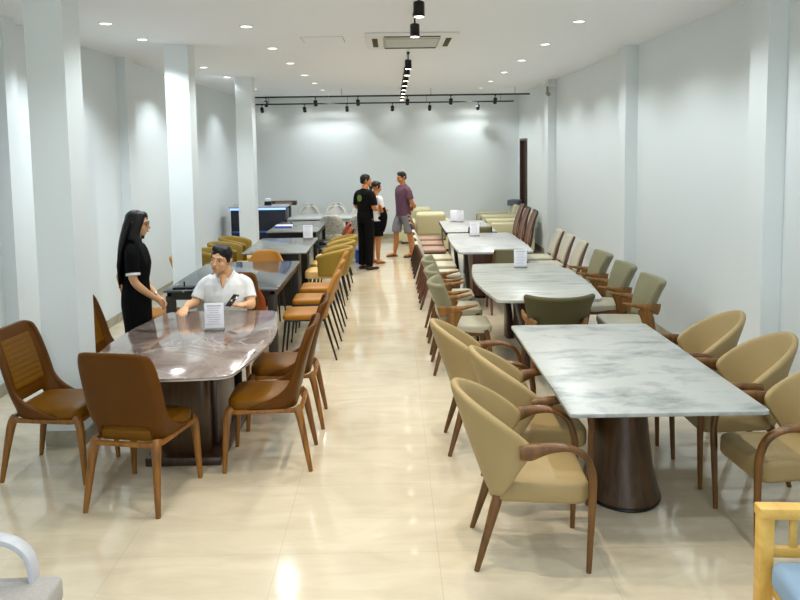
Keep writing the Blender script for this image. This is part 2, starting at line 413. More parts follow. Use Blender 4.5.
nm = ['closest to the camera', 'just in front of the ceiling air conditioner', 'first beyond the air conditioner', 'second beyond the air conditioner', 'third beyond the air conditioner', 'fourth beyond the air conditioner', 'fifth beyond the air conditioner', 'sixth beyond the air conditioner', 'seventh beyond the air conditioner', 'last before the cross rails']
for y, n in zip(ys, nm):
    o = place(sp, (.215, y, SZ), 0, 'black cylinder spotlight on the middle track, '+n, 'spotlights on the middle track')
    lamp('bulb', o, (0, 0, -.22), TRACK_W, WARM, 1.9, .5, .035)
for y in (4.9, 3.6):
    o = place(sp, (.215, y, SZ), 0, 'black cylinder spotlight overhead above the picture', 'spotlights overhead')
    lamp('bulb', o, (0, 0, -.22), TRACK_W, WARM, 1.9, .5, .035)
wp = spot_proto(True)
for (Y, z, xs, which) in ((15.9, 3.2, (268, 317, 359, 408, 451, 495), 'nearer'), (18.0, 3.18, (264, 306, 348, 393, 430, 478), 'farther')):
    r = empty('lighting_rail', (0, Y, z), 0, 'long black suspended lighting rail across the room, the %s of two' % which, 'track', 'black rails across the back')
    MB().box((-.15, 0, 0), (5.9, .035, .03), .003).build('rail', M['black'], r, smooth=False)
    hg = MB()
    for x in (-2.8, -1.0, .8, 2.5): hg.tube([(x, 0, .01), (x, 0, H-z)], [.004, .004], 6)
    hg.build('hanger_rod', M['black'], r)
    for i, px in enumerate(xs):
        o = place(wp, ((px-392)*Y/780, Y, z), 0, 'black adjustable spotlight on the %s cross rail, %s from its left end' % (which, ['first', 'second', 'third', 'fourth', 'fifth', 'last'][i]), 'wall washers on the %s rail' % which)
        lamp('bulb', o, (0, .12, -.22), WASH_W*(1 if Y < 17 else .12), (1, .98, .95), 1.9, .9, .03, aim=(0, 1, -.55))

# ceiling air conditioner
ac = empty('ceiling_air_conditioner', (.23, 8.85, H), 0, 'white four way cassette air conditioner set in the ceiling', 'air conditioner')
MB().box((0, 0, -.015), (1.0, 1.15, .03), .012).build('panel', M['white'], ac)
MB().box((0, 0, -.034), (.62, .72, .012), .004).build('intake_grille', M['grille'], ac)
for s in (-1, 1):
    MB().box((s*.40, 0, -.033), (.06, .66, .008), .003).build('air_slot', M['hole'], ac)
    MB().box((0, s*.47, -.033), (.60, .055, .008), .003).build('air_slot', M['hole'], ac)
sb = MB()
for k in range(11): sb.box((0, -.3+k*.06, -.041), (.56, .008, .004))
sb.build('grille_slat', M['white'], ac, smooth=False)
hp = empty('access_hatch', (-.74, 8.75, H), 0, 'flush square service hatch outline in the ceiling', 'hatch')
MB().box((0, 0, -.003), (.44, .44, .006)).build('hatch_panel', M['ceil'], hp, smooth=False)
MB().box((0, 0, -.001), (.46, .46, .003)).build('hatch_gap', M['grille'], hp, smooth=False)
cc = empty('security_camera', (2.83, 14.3, 3.1), 0, 'small white security camera high on the third wall pillar', 'camera')
MB().box((-.0, -.02, .14), (.3, .05, .05), .01).build('mount', M['white'], cc)
MB().tube([(0, -.03, .12), (0, -.05, .02)], [.02, .02], 10).tube([(0, -.02, .0), (0, -.16, -.03)], [.035, .035], 14).build('housing', M['silver'], cc)

# ------------------------------------------------------------------ seating prototypes (each faces +Y, origin on the floor)
def rrect(w, d, r, n=5, taper=1.0, cx=0, cy=0):
    """rounded rectangle outline; taper scales the width of the -y end"""
    o = []
    for (sx, sy, a0) in ((1, 1, 0), (-1, 1, 90), (-1, -1, 180), (1, -1, 270)):
        for k in range(n+1):
            a = math.radians(a0+90*k/n)
            y = sy*(d/2-r)+r*math.sin(a); x = sx*(w/2-r)+r*math.cos(a)
            t = taper+(1-taper)*(y/d+.5); o.append((cx+x*t, cy+y))
    return o
def cushion(mb, w, d, z0, z1, r=.06, taper=.9, cy=0, dome=.015, edge=.018):
    out = rrect(w, d, r, 6, taper); n = len(out)
    def ring(k, z): return [(x*k, cy+y*k, z) for x, y in out]
    vs = []; fs = []
    L = [(1-edge*1.6, z0), (1-.004, z0+edge*.6), (1.0, z0+edge*1.3), (1.0, z1-edge), (1-edge, z1-edge*.35), (1-edge*3, z1), (.8, z1+dome*.5), (.5, z1+dome*.9), (.2, z1+dome)]
    for k, z in L: vs += ring(k, z)
    for i in range(len(L)-1):
        for k in range(n): fs.append((i*n+k, i*n+(k+1) % n, (i+1)*n+(k+1) % n, (i+1)*n+k))
    fs.append(tuple(range(n))[::-1]); fs.append(tuple((len(L)-1)*n+k for k in range(n)))
    return mb.add(vs, fs)
def seat(name, mt, parent, w, d, z0, z1, **k): return cushion(MB(), w, d, z0, z1, **k).build(name, M[mt], parent, auto=60)
def leg(parent, pts, rad, mt, n=10, sub=4, sq=2.6, name='leg', up=(1, 0, 0)): return MB().tube(pts, rad, n, sub, up, sq).build(name, M[mt], parent, auto=50)

def make_tan():
    t = empty('dining_chair'); t['category'] = 'chair'
    def sh(u, v):
        fwd = .06+.30*max(0, 1-v/.42)**2.6
        hw = .228-.002*v+.014*math.sin(v*PI)
        yb = -.20-.02*v-.13*v**1.5
        x = hw*math.copysign(abs(math.sin(u*PI/2))**.8, u)
        y = yb + fwd*abs(u)**4 + .05*(1-v)*0
        ztop = .995-.03*abs(u)**6
        zlow = .425
        z = zlow+(ztop-zlow)*v
        if v > .75: x *= 1-.11*((v-.75)/.25)**3
        return (x, y, z)
    cut = lambda u, v: abs(u) < .42 and .02 < v < .15
    MB().grid(sh, 20, 20, cut).build('backrest', M['tanback'], t, mods=[SOLID(.032, 0), SUB(1)], auto=60)
    q = MB()
    def qf(u, v):
        p = Vector(sh(u*.44, .30+v*.56)); rib = abs(math.sin(v*PI*9))**.4; p.y += .0165+.0035*rib*(1-.5*abs(math.sin(u*PI*2.5))**8)-.004*(abs(u) > .97); p.x *= 1
        return tuple(p)
    q.grid(qf, 10, 80).build('quilted_panel', M['tan'], t, mods=[SOLID(.006, -1)], auto=80)
    seat('seat', 'tan', t, .47, .46, .425, .495, taper=.9, cy=.02, dome=.018, r=.09)
    fr = MB(); out = rrect(.47, .48, .07, 5, .92, 0, .0)
    pts = [(x, y, .415) for x, y in out]; pts.append(pts[0]); pts.append(pts[1])
    fr.tube(pts, [(.016, .016)]*len(pts), 8, 0, (0, 0, 1), 3)
    fr.build('seat_frame', M['tanwood'], t)
    for s in (-1, 1):
        leg(t, [(s*.205, .215, .425), (s*.222, .25, .37), (s*.235, .275, 0)], [(.034, .03), (.027, .025), (.014, .014)], 'tanwood')
        leg(t, [(s*.19, -.205, .425), (s*.205, -.235, .36), (s*.235, -.30, 0)], [(.034, .032), (.027, .026), (.014, .014)], 'tanwood')
    return t
def make_orange(mt='orange'):
    t = empty('metal_leg_chair'); t['category'] = 'chair'
    def sh(u, v):
        hw = .215+.02*math.sin(v*PI)-.07*max(0, v-.62)/.38
        yb = -.19-.16*v**1.3
        z = .40+(.90-.40)*v-.02*abs(u)**3*v
        return (hw*u, yb+.055*abs(u)**2.2*(1-.35*v), z)
    MB().grid(sh, 12, 10).build('backrest', M[mt], t, mods=[SOLID(.045, 0), SUB(1)], auto=60)
    seat('seat', mt, t, .45, .45, .425, .475, taper=.92, cy=.01, r=.05)
    f = MB()
    for a, b in (((-.2, .2, .415), (.2, .2, .415)), ((-.19, -.19, .415), (.19, -.19, .415)), ((-.2, .2, .415), (-.19, -.19, .415)), ((.2, .2, .415), (.19, -.19, .415))):
        f.tube([a, b], [.012, .012], 8)
    f.build('seat_frame', M['black'], t)
    for s in (-1, 1):
        leg(t, [(s*.195, .2, .42), (s*.22, .25, 0)], [.014, .009], 'black', sub=0)
        leg(t, [(s*.185, -.19, .42), (s*.215, -.31, 0)], [.015, .009], 'black', sub=0)
    return t
def make_arm():
    t = empty('armchair'); t['category'] = 'armchair'
    am = math.radians(98)
    def sh(u, v):
        a = u*am; zt = .93-.265*abs(u)**1.7; zb = .375+.03*abs(u)**2
        z = zb+(zt-zb)*v; h = (z-.37)/.56
        yb = -.20-.20*h**.9; y1 = -.16+.15*min(1, max(0, (z-.40)/.23))
        x = (.225+.065*h)*math.sin(a)/math.sin(PI/2)
        y = yb+(y1-yb)*(1-math.cos(a))/(1-math.cos(am))
        return (x, y, z)
    MB().grid(sh, 24, 10).build('backrest', M['beige'], t, mods=[SOLID(.045, 0), SUB(1)], auto=70)
    seat('seat', 'beige', t, .50, .50, .36, .465, taper=.84, cy=.03, r=.08, dome=.022, edge=.02)
    for s in (-1, 1):
        MB().tube([(s*.276, -.075, .64), (s*.282, -.025, .645), (s*.285, .07, .668), (s*.28, .17, .665), (s*.268, .25, .615), (s*.258, .285, .52), (s*.25, .288, .40), (s*.235, .275, 0)],
                  [(.024, .036), (.028, .042), (.031, .024), (.030, .015), (.027, .017), (.022, .02), (.020, .02), (.013, .013)], 14, 6, (1, 0, 0), 2.4).build('arm_and_leg', M['walnut'], t, auto=60)
        leg(t, [(s*.18, -.17, .40), (s*.195, -.2, .30), (s*.23, -.29, 0)], [(.028, .028), (.024, .026), (.013, .013)], 'walnut')
    return t
def make_olive():
    t = empty('horn_arm_chair'); t['category'] = 'armchair'
    am = math.radians(58)
    def sh(u, v):
        a = u*am; z = .47+(.885-.47)*v-.02*v*(1-abs(u)**2)
        R = .27+.05*v
        fl = .085*v**2
        x = (R+.0)*math.sin(a)*1.14; y = -.20-.05*v-fl+.26*(1-math.cos(a))
        return (x*(.80+.2*v), y, z)
    MB().grid(sh, 16, 10).build('backrest', M['olive'], t, mods=[SOLID(.05, 0), SUB(1)], auto=70)
    seat('seat', 'seatgrey', t, .49, .48, .40, .47, taper=.88, cy=.02, r=.06)
    for s in (-1, 1):
        MB().tube([(s*.20, -.24, .60), (s*.245, -.14, .625), (s*.268, -.02, .65), (s*.262, .12, .675)], [(.014, .055), (.02, .045), (.024, .022), (.010, .008)], 12, 5, (1, 0, 0)).build('arm', M['oak'], t, auto=60)
        MB().tube([(s*.255, -.06, .63), (s*.25, -.12, .52), (s*.235, -.15, .40)], [(.014, .05), (.014, .06), (.014, .05)], 12, 4, (1, 0, 0), 3).build('arm_bracket', M['oak'], t, auto=60)
        leg(t, [(s*.225, .2, .43), (s*.235, .23, .3), (s*.24, .26, 0)], [.024, .022, .014], 'walnut')
        leg(t, [(s*.21, -.17, .44), (s*.225, -.21, .3), (s*.24, -.29, 0)], [.026, .024, .014], 'walnut')
    f = MB(); f.box((0, .2, .395), (.43, .03, .05), .006).box((0, -.18, .395), (.4, .03, .05), .006)
    for s in (-1, 1): f.box((s*.215, .01, .395), (.03, .38, .05), .006)
    f.build('seat_frame', M['walnut'], t)
    return t
def make_barrel():
    t = empty('barrel_chair'); t['category'] = 'armchair'
    am = math.radians(112)
    def sh(u, v):
        a = u*am; zt = .80-.10*abs(u)**2.5; zb = .40+.02*abs(u)
        z = zb+(zt-zb)*v
        R = .25+.05*v+.02*v*v
        return (R*.98*math.sin(a), .0-R*math.cos(a)*1.05-.02*v, z)
    MB().grid(sh, 26, 8).build('backrest', M['khaki'], t, mods=[SOLID(.06, 0), SUB(1)], auto=70)
    seat('seat', 'khakiseat', t, .47, .50, .38, .48, taper=.85, cy=.04, r=.1)
    for s in (-1, 1):
        leg(t, [(s*.18, .2, .40), (s*.22, .25, 0)], [.014, .009], 'black', sub=0)
        leg(t, [(s*.17, -.17, .42), (s*.21, -.26, 0)], [.014, .009], 'black', sub=0)
    return t
def make_panel(seatm, backm, framem, name='side_chair', zt=.92, slat=False):
    t = empty(name); t['category'] = 'chair'
    def sh(u, v):
        hw = .205-.015*v
        return (hw*u, -.20-.05*v-.10*v*v-.02*(1-u*u), .49+(zt-.04-.49)*v)
    if not slat: MB().grid(sh, 8, 8).build('backrest', M[backm], t, mods=[SOLID(.04, 0), SUB(1)], auto=70)
    else:
        MB().grid(sh, 8, 8).build('backrest', M[backm], t, mods=[SOLID(.018, 0)], auto=70)
        def tp(u, v): return (.2*u, -.352-.02*(1-u*u), zt-.07+.06*v)
        MB().grid(tp, 8, 2).build('top_rail', M[framem], t, mods=[SOLID(.028, 0), SUB(1)], auto=70)
    for s in (-1, 1):
        MB().tube([(s*.205, -.21, .44), (s*.20, -.245, .55), (s*.19, -.30, zt-.2), (s*.185, -.36, zt-.05)], [(.014, .024), (.013, .022), (.012, .018), (.010, .014)], 10, 5, (1, 0, 0), 3).build('back_post', M[framem], t)
        leg(t, [(s*.212, .2, .42), (s*.215, .21, 0)], [(.021, .021), (.014, .014)], framem, sub=0)
        leg(t, [(s*.212, -.20, .46), (s*.212, -.22, .3), (s*.215, -.31, 0)], [(.02, .026), (.02, .025), (.014, .014)], framem)
    seat('seat', seatm, t, .46, .45, .425, .475, taper=.95, cy=.01, r=.03)
    f = MB(); f.box((0, .2, .405), (.41, .025, .045), .005).box((0, -.19, .405), (.41, .025, .045), .005)
    for s in (-1, 1): f.box((s*.212, .0, .405), (.025, .38, .045), .005)
    f.build('seat_frame', M[framem], t)
    return t
def make_shell(mt, zt=.90):
    t = empty('shell_chair'); t['category'] = 'chair'
    def sh(u, v):
        hw = .275*math.sqrt(max(0.0, 1-(v/1.03)**3.0))
        return (hw*u, -.14-.16*v+.10*u*u, .44+(zt-.44)*v)
    MB().grid(sh, 14, 12).build('backrest', M[mt], t, mods=[SOLID(.05, 0), SUB(1)], auto=70)
    seat('seat', mt, t, .52, .48, .38, .47, taper=.85, cy=.04, r=.12)
    for s in (-1, 1):
        leg(t, [(s*.18, .2, .40), (s*.22, .25, 0)], [.014, .009], 'black', sub=0)
        leg(t, [(s*.17, -.15, .40), (s*.21, -.25, 0)], [.014, .009], 'black', sub=0)
    return t
def make_sofa():
    t = empty('lounge_armchair'); t['category'] = 'armchair'
    # faces +Y; 0.85 wide, 0.95 deep
    for s in (-1, 1):
        MB().box((s*.38, .02, .48), (.15, .86, .30), .035, seg=3).build('armrest', M['cream'], t)
        MB().box((s*.38, .02, .20), (.145, .85, .25), .02).build('side_panel', M['cream'], t)
        MB().box((s*.38, .452, .48), (.06, .02, .2), .006).build('arm_trim', M['darkwood'], t)
    MB().box((0, -.36, .60), (.60, .20, .46), .06, Matrix.Rotation(math.radians(16), 3, 'X'), 3).build('back_cushion', M['cream'], t)
    MB().box((0, .04, .34), (.6, .78, .18), .04, seg=3).build('seat_cushion', M['cream'], t)
    MB().box((0, .0, .14), (.72, .80, .18), .01).build('base', M['cream'], t)
    for sx in (-1, 1):
        for sy in (-.33, .36): MB().box((sx*.34, sy, .03), (.05, .05, .07), .005).build('foot', M['darkwood'], t)
    return t

def table_top(out, z, th, mt, parent, bev=.004, name='tabletop'):
    return MB().prism(out, z-th, z, bev).build(name, M[mt], parent, auto=30)
def boat(w, d, bulge, r=.08, n=9):
    """boat shaped top: long sides bow outwards; rounded corners"""
    o = []
    pts = []
    for k in range(n+1): pts.append((w/2+bulge*math.sin(PI*k/n), -d/2+r+(d-2*r)*k/n))
    o += pts
    for k in range(1, 5): a = k/5*PI/2; o.append((w/2-r+r*math.cos(a), d/2-r+r*math.sin(a)))
    for k in range(5): o.append((w/2-r-(w-2*r)*k/4, d/2+.25*bulge*math.sin(PI*k/4)))
    for k in range(1, 5): a = PI/2+k/5*PI/2; o.append((-w/2+r+r*math.cos(a), d/2-r+r*math.sin(a)))
    o += [(-x, -y) for x, y in pts]
    for k in range(1, 5): a = PI+k/5*PI/2; o.append((-w/2+r+r*math.cos(a), -d/2+r+r*math.sin(a)))
    for k in range(5): o.append((-w/2+r+(w-2*r)*k/4, -d/2-.25*bulge*math.sin(PI*k/4)))
    for k in range(1, 5): a = PI*1.5+k/5*PI/2; o.append((w/2-r+r*math.cos(a), -d/2+r+r*math.sin(a)))
    return o
TZ = .76
# R1 white marble table on a waisted pedestal
t = empty('dining_table', (1.43, 4.95, 0), 0, 'white grey-clouded marble table on a waisted round walnut pedestal, nearest on the right', 'table')
table_top(rrect(1.05, 2.04, .03, 3), TZ, .022, 'm_white', t)
table_top(rrect(.98, 1.95, .03, 3), TZ-.022, .012, 'darkwood', t, name='under_frame')
ped = MB().lathe([(.20, .715), (.195, .70), (.172, .645), (.166, .60), (.172, .52), (.19, .36), (.213, .2), (.245, .07), (.26, .03), (.26, .022)], n=40, sx=.90, sy=1.2)
ped.build('pedestal', M['walnutd'], t, auto=25).location = (-.04, -.26, 0)
MB().lathe([(.26, 0), (.266, .008), (.264, .02), (.255, .022)], n=40, sx=.90, sy=1.2).build('base_ring', M['black'], t).location = (-.04, -.26, 0)
# L1 mauve marble table
t = empty('dining_table', (-1.49, 5.70, 0), 0, 'glossy mauve-brown marble table with rounded corners, where the man in white sits', 'table')
table_top(boat(.98, 1.98, .10, .12), TZ, .012, 'm_mauve', t, .003)
table_top(boat(.97, 1.97, .10, .12), TZ-.012, .010, 'm_edge', t, .003, 'edge_band')
for s in (-1, 1):
    MB().prism(rrect(.34, .16, .05, 5, 1, s*.0+.02, s*.36-.0), .06, TZ-.022, .004).build('pedestal_panel', M['walnutd'], t, auto=30)
MB().box((.20, 0, .40), (.05, .6, .68), .01).build('stretcher_panel', M['darkwood'], t)
MB().box((.03, 0, .03), (.52, 1.05, .06), .008).build('plinth', M['darkwood'], t)
# R2 striped marble boat table
t = empty('dining_table', (1.42, 8.09, 0), 0, 'white marble table with fine diagonal grey streaks and bowed sides, second on the right', 'table')
table_top(boat(.98, 2.22, .085, .07), TZ, .03, 'm_line', t, .006)
for s in (-1, 1):
    MB().tube([(-.12, s*.62, .0), (-.14, s*.60, .35), (-.22, s*.62, .68)], [(.05, .13), (.04, .10), (.05, .12)], 12, 5, (1, 0, 0), 4).build('leg', M['darkwood'], t)
    MB().tube([(.12, s*.62, .0), (.14, s*.60, .35), (.22, s*.62, .68)], [(.05, .13), (.04, .10), (.05, .12)], 12, 5, (1, 0, 0), 4).build('leg', M['darkwood'], t)
MB().box((0, 0, .705), (.62, 1.5, .05), .006).build('under_frame', M['darkwood'], t)
rb = MB(); rb.box((0, 0, .37), (.16, 1.1, .68), .01)
for k in range(14): rb.box((-.083, -.5+k*.077, .37), (.01, .03, .66), .003)
rb.build('ribbed_panel', M['walnutd'], t)
# R3
t = empty('dining_table', (1.37, 11.4, 0), 0, 'pale marble table on black legs with a brown core, third on the right', 'table')
table_top(boat(1.0, 2.3, .03, .06), TZ, .03, 'm_pale', t, .005)
for sx in (-1, 1):
    for sy in (-1, 1): MB().tube([(sx*.34, sy*.85, 0), (sx*.40, sy*.95, .73)], [(.03, .05), (.03, .06)], 12, 0, (1, 0, 0), 4).build('leg', M['black'], t)
MB().box((0, 0, .37), (.5, .9, .68), .01).build('core_panel', M['redwood'], t)
# R4
t = empty('dining_table', (1.29, 13.75, 0), 0, 'white table with a thick black edge and slim legs, farthest on the right', 'table')
table_top(rrect(.84, 2.0, .05, 4), TZ, .012, 'm_pale', t, .003)
table_top(rrect(.85, 2.01, .05, 4), TZ-.012, .045, 'black', t, .004, 'edge_band')
for sx in (-1, 1):
    for sy in (-1, 1): MB().tube([(sx*.34, sy*.88, 0), (sx*.37, sy*.92, .71)], [.016, .02], 10).build('leg', M['silver'], t)
# L2
t = empty('dining_table', (-1.74, 8.70, 0), 0, 'dark slate table with thin white veins on black metal legs behind the seated man', 'table')
table_top(rrect(1.14, 1.98, .015, 3), TZ, .018, 'm_slate', t, .002)
fr = MB(); fr.box((0, -.93, .70), (1.06, .04, .08)).box((0, .93, .70), (1.06, .04, .08)).box((-.52, 0, .70), (.04, 1.9, .08)).box((.52, 0, .70), (.04, 1.9, .08))
fr.build('apron', M['dark'], t, smooth=False)
for sx in (-1, 1):
    for sy in (-1, 1): MB().box((sx*.51, sy*.92, .35), (.09, .07, .70), .006).build('leg', M['dark'], t)
# L3
t = empty('dining_table', (-1.62, 11.35, 0), 0, 'grey marble table on a black block base, third along the left side', 'table')
table_top(rrect(.88, 1.78, .015, 3), TZ, .02, 'm_grey', t, .002)
for s in (-1, 1): MB().box((0, s*.55, .37), (.62, .34, .74), .01).build('base_block', M['black'], t)
MB().box((0, 0, .4), (.1, 1.2, .4), .01).build('stretcher', M['black'], t)
# L4
t = empty('dining_table', (-1.72, 14.1, 0), 0, 'plain grey table with a dark apron, fourth along the left side', 'table')
table_top(rrect(.88, 1.85, .015, 3), TZ, .02, 'm_grey', t, .002)
MB().box((0, 0, .69), (.8, 1.75, .10)).build('apron', M['black'], t)
for sx in (-1, 1):
    for sy in (-1, 1): MB().box((sx*.38, sy*.86, .33), (.06, .06, .66), .005).build('leg', M['black'], t)
# L5 long pale table lying across
t = empty('dining_table', (-1.42, 16.2, 0), 0, 'long pale marble table with a bluish double edge in front of the grey shell chairs', 'table')
table_top(rrect(1.42, 1.1, .03, 3), TZ, .035, 'm_pale', t, .005)
table_top(rrect(1.38, 1.06, .03, 3), TZ-.05, .03, 'm_pale', t, .005, 'lower_edge')
for sx in (-1, 1): MB().box((sx*.5, 0, .34), (.1, .8, .68), .01).build('leg', M['black'], t)

# ------------------------------------------------------------------ seats in place
G1 = 'tan leather chairs at the mauve marble table'
tan = make_tan()
place(tan, (-1.58, 4.76), -11, 'tan leather dining chair with its back to the camera at the mauve table', G1)
place(tan, (-2.27, 5.17), -96, 'tan leather dining chair showing its quilted backrest, left of the mauve table', G1)
place(tan, (-.88, 5.29), 91, 'tan leather dining chair on the aisle side of the mauve table, nearer the camera', G1)
place(tan, (-.87, 6.07), 92, 'tan leather dining chair on the aisle side of the mauve table, farther back', G1)
place(tan, (-2.22, 6.22), -92, 'tan leather chair half hidden by the pillar in front of the standing woman', G1)
place(tan, (-1.53, 7.02), 180, 'tan leather chair the man in the white polo sits on', G1)
G2 = 'orange chairs at the slate table'
org = make_orange()
nm = ['nearest the camera', 'second back', 'third back']
for i, y in enumerate((8.02, 8.80, 9.52)):
    place(org, (-.91, y), 91, 'orange leather chair on thin black legs, aisle side of the slate table, '+nm[i], G2)
place(org, (-2.52, 10.0), -90, 'orange chair by the wall half hidden by the second pillar', G2).scale = (1, 1, .9)
place(org, (-2.52, 8.1), -90, 'orange chair behind the standing woman, its back edge showing at her waist', G2)
place(org, (-1.68, 9.92), 180, 'orange chair at the far end of the slate table, back top showing over it', G2).scale = (1.1, 1, .925)
rust = make_orange('rust')
place(rust, (-1.50, 7.80), 0, 'rust orange chair just behind the seated man, edge showing beside his arm', G2)
G3 = 'khaki barrel chairs at the grey marble table'
bar = make_barrel()
for i, y in enumerate((10.78, 11.5, 12.2)):
    place(bar, (-.93, y), 88, 'khaki leather barrel chair on the aisle side of the grey marble table, %s' % ['nearest', 'middle', 'farthest'][i], G3)
for i, y in enumerate((10.78, 11.5, 12.25)):
    place(bar, (-2.38, y), -88, 'khaki leather barrel chair behind the seated man by the wall, %s' % ['nearest', 'middle', 'farthest'][i], G3)
G4 = 'beige armchairs at the near white marble table'
arm = make_arm()
for i, (x, y, a) in enumerate(((.70, 4.0, -93), (.86, 4.72, -88), (.66, 5.50, -90))):
    place(arm, (x, y), a, ['beige leather armchair with bent walnut arms, nearest on the aisle', 'beige leather armchair with walnut arms, middle of the aisle side row', 'beige leather armchair with walnut arms, farthest of the aisle side row'][i], G4)
for i, (x, y, a) in enumerate(((2.17, 4.20, 93), (2.17, 4.92, 90), (2.15, 5.62, 88))):
    place(arm, (x, y), a, ['beige leather armchair cut by the right picture edge, wall side of the marble table', 'beige leather armchair against the right wall, middle of three', 'beige leather armchair against the right wall, farthest of three'][i], G4)
G5 = 'olive chairs with wooden horn arms at the striped marble table'
olv = make_olive()
for i, y in enumerate((7.45, 8.2, 8.95)):
    place(olv, (.66, y), -90, 'olive leather chair with short oak arms, aisle side of the striped table, %s' % ['nearest', 'middle', 'farthest'][i], G5)
for i, y in enumerate((7.42, 8.3, 9.2)):
    place(olv, (2.26, y), 88, 'olive leather chair with short oak arms by the right wall, %s' % ['nearest', 'middle', 'farthest'][i], G5)
olk = make_olive()
for ch_ in olk.children:
    if ch_.name.startswith('backrest'): ch_.data.materials[0] = M['darkolive']
    if ch_.name.startswith('seat'): ch_.data.materials[0] = M['darkolive']
place(olk, (1.42, 6.82), 0, 'olive leather chair with its back to the camera at the striped table end', G5)
G6 = 'pale side chairs at the third right table'
pnl = make_panel('pale', 'pale', 'redwood')
for i, y in enumerate((10.45, 11.2, 11.95)):
    place(pnl, (.66, y), -90, 'pale upholstered side chair with brown frame on the aisle, %s of three' % ['nearest', 'middle', 'farthest'][i], G6)
for i, y in enumerate((10.35, 11.1, 11.8)):
    place(pnl, (2.20, y), 90, 'pale upholstered side chair with brown back edge near the right wall, %s of three' % ['nearest', 'middle', 'farthest'][i], G6)
ep = make_panel('pale', 'olive', 'redwood', zt=.90)
place(ep, (1.46, 10.12), 0, 'grey-green side chair with its back to the camera, end of the third table', G6)
place(ep, (1.42, 12.99), 0, 'grey-green chair back standing between the third and fourth right tables', G6)
G7 = 'dark brown chairs at the farthest right table'
tall = make_panel('taupe', 'redwood', 'darkwood', 'slat_back_chair', 1.08, True)
for i, y in enumerate((13.25, 13.95, 14.6)):
    place(tall, (2.08, y), 90, 'tall mahogany back chair by the right wall before the doorway, %s of three' % ['nearest', 'middle', 'farthest'][i], G7)
low = make_panel('taupe', 'redwood', 'darkwood', 'cushioned_side_chair', .95)
for i, y in enumerate((12.95, 13.75, 14.5)):
    place(low, (.64, y), -90, 'dark brown side chair with taupe seat along the aisle, %s of three' % ['nearest', 'middle', 'farthest'][i], G7)
sofa = make_sofa()
G8 = 'cream lounge armchairs at the back'
place(sofa, (.78, 16.4), 0, 'cream leather lounge armchair seen from behind, beside the man in shorts', G8)
place(sofa, (.55, 17.75), 0, 'cream leather lounge armchair farther back, just beyond the man in shorts', G8)
place(sofa, (2.42, 15.9), 90, 'cream leather lounge armchair before the doorway, nearest of three', G8)
place(sofa, (2.42, 16.85), 90, 'cream leather lounge armchair before the doorway, middle of three', G8)
place(sofa, (2.42, 17.85), 90, 'cream leather lounge armchair in the right back corner, farthest of three', G8)
pf = MB(); cushion(pf, .34, .3, 0, .12, r=.14, taper=1, dome=.02)
a = pf.build('cushion', M['pouf'], None, auto=60, loc=(2.80, 17.85, .80)); tag(a, 'slate grey cushion on the back of the farthest cream armchair', 'cushion')

gs = make_shell('greysh')
for i, x in enumerate((-1.95, -1.32, -.72)):
    place(gs, (x, 17.85), 180, 'grey rounded shell chair in the far row before the back wall, %s of three' % ['first', 'second', 'third'][i], 'grey shell chairs, far row')
for i, x in enumerate((-1.86, -1.27, -.68)):
    place(gs, (x, 17.06), 180, 'grey rounded shell chair pushed up behind the long pale table, %s of three' % ['first', 'second', 'third'][i], 'grey shell chairs, near row')
gp = make_shell('greypat', .86)
for i, x in enumerate((-1.22, -.62)):
    place(gp, (x, 15.44), 0, 'patterned grey chair with its back to the camera before the long table, %s' % ['left one', 'right one'][i], 'patterned grey chairs')
ch = make_panel('black', 'rust', 'black', 'side_chair', .84)
place(ch, (-1.05, 13.3), 100, 'black and rust chair beside the black-clothed man, nearer one', 'black and rust chairs')
place(ch, (-1.14, 14.2), 96, 'black and rust chair beside the black-clothed man, farther one', 'black and rust chairs')
wc = make_panel('khakiseat', 'khakiseat', 'pine', 'side_chair', .86)
place(wc, (-2.2, 13.75), -75, 'light wooden chair with a sand seat on the wall side of the plain grey table')

# service counter and what stands on it
t = empty('service_counter', (-2.72, 16.0, 0), 0, 'navy blue counter with a glowing blue strip under its top, far left', 'counter')
MB().box((0, 0, .49), (1.1, .6, .90), .01).build('body', M['navy'], t)
MB().box((0, 0, 1.0), (1.16, .66, .04), .006).build('counter_top', M['m_pale'], t)
MB().box((0, -.325, .962), (1.12, .015, .035), .003).build('light_strip', M['blueglow'], t)
MB().box((0, -.305, .50), (1.1, .015, .03), .003).build('trim_line', M['bluebox'], t)
MB().box((0, 0, .02), (1.0, .55, .04)).build('plinth', M['black'], t)
a = MB().box((0, 0, .04), (.14, .12, .08), .01).build('card_terminal', M['black'], None, loc=(-2.55, 15.95, 1.02)); tag(a, 'small black device standing on the navy counter', 'device')
MB().box((0, 0, .11), (.11, .08, .06), .01).build('paper_roll', M['paper'], a)
t = empty('display_box', (-2.32, 16.56, 0), 0, 'dark brown long box with a striped front on a stand behind the counter', 'box')
MB().box((0, 0, 1.02), (.56, .2, .09), .01).build('box_body', M['darkwood'], t)
MB().box((.02, -.104, 1.02), (.36, .01, .06)).build('box_front', M['taupe'], t)
MB().box((0, 0, .485), (.3, .15, .97)).build('stand', M['dark'], t)
a = MB().box((0, 0, .02), (.30, .22, .04), .005).build('brochure_stack', M['paper'], None, loc=(-1.96, 13.95, TZ)); tag(a, 'white brochures lying on the plain grey table', 'brochures')
MB().box((0, -.112, .015), (.31, .01, .03)).build('blue_cover', M['bluebox'], a)
a = MB().box((0, 0, .11), (.20, .3, .22), .01).build('plastic_box', M['bluebox'], None, loc=(-.62, 14.75, 0)); tag(a, 'blue plastic box on the floor beyond the man in black', 'box')
MB().box((0, 0, .23), (.21, .31, .03), .008).build('lid', M['bluebox'], a)

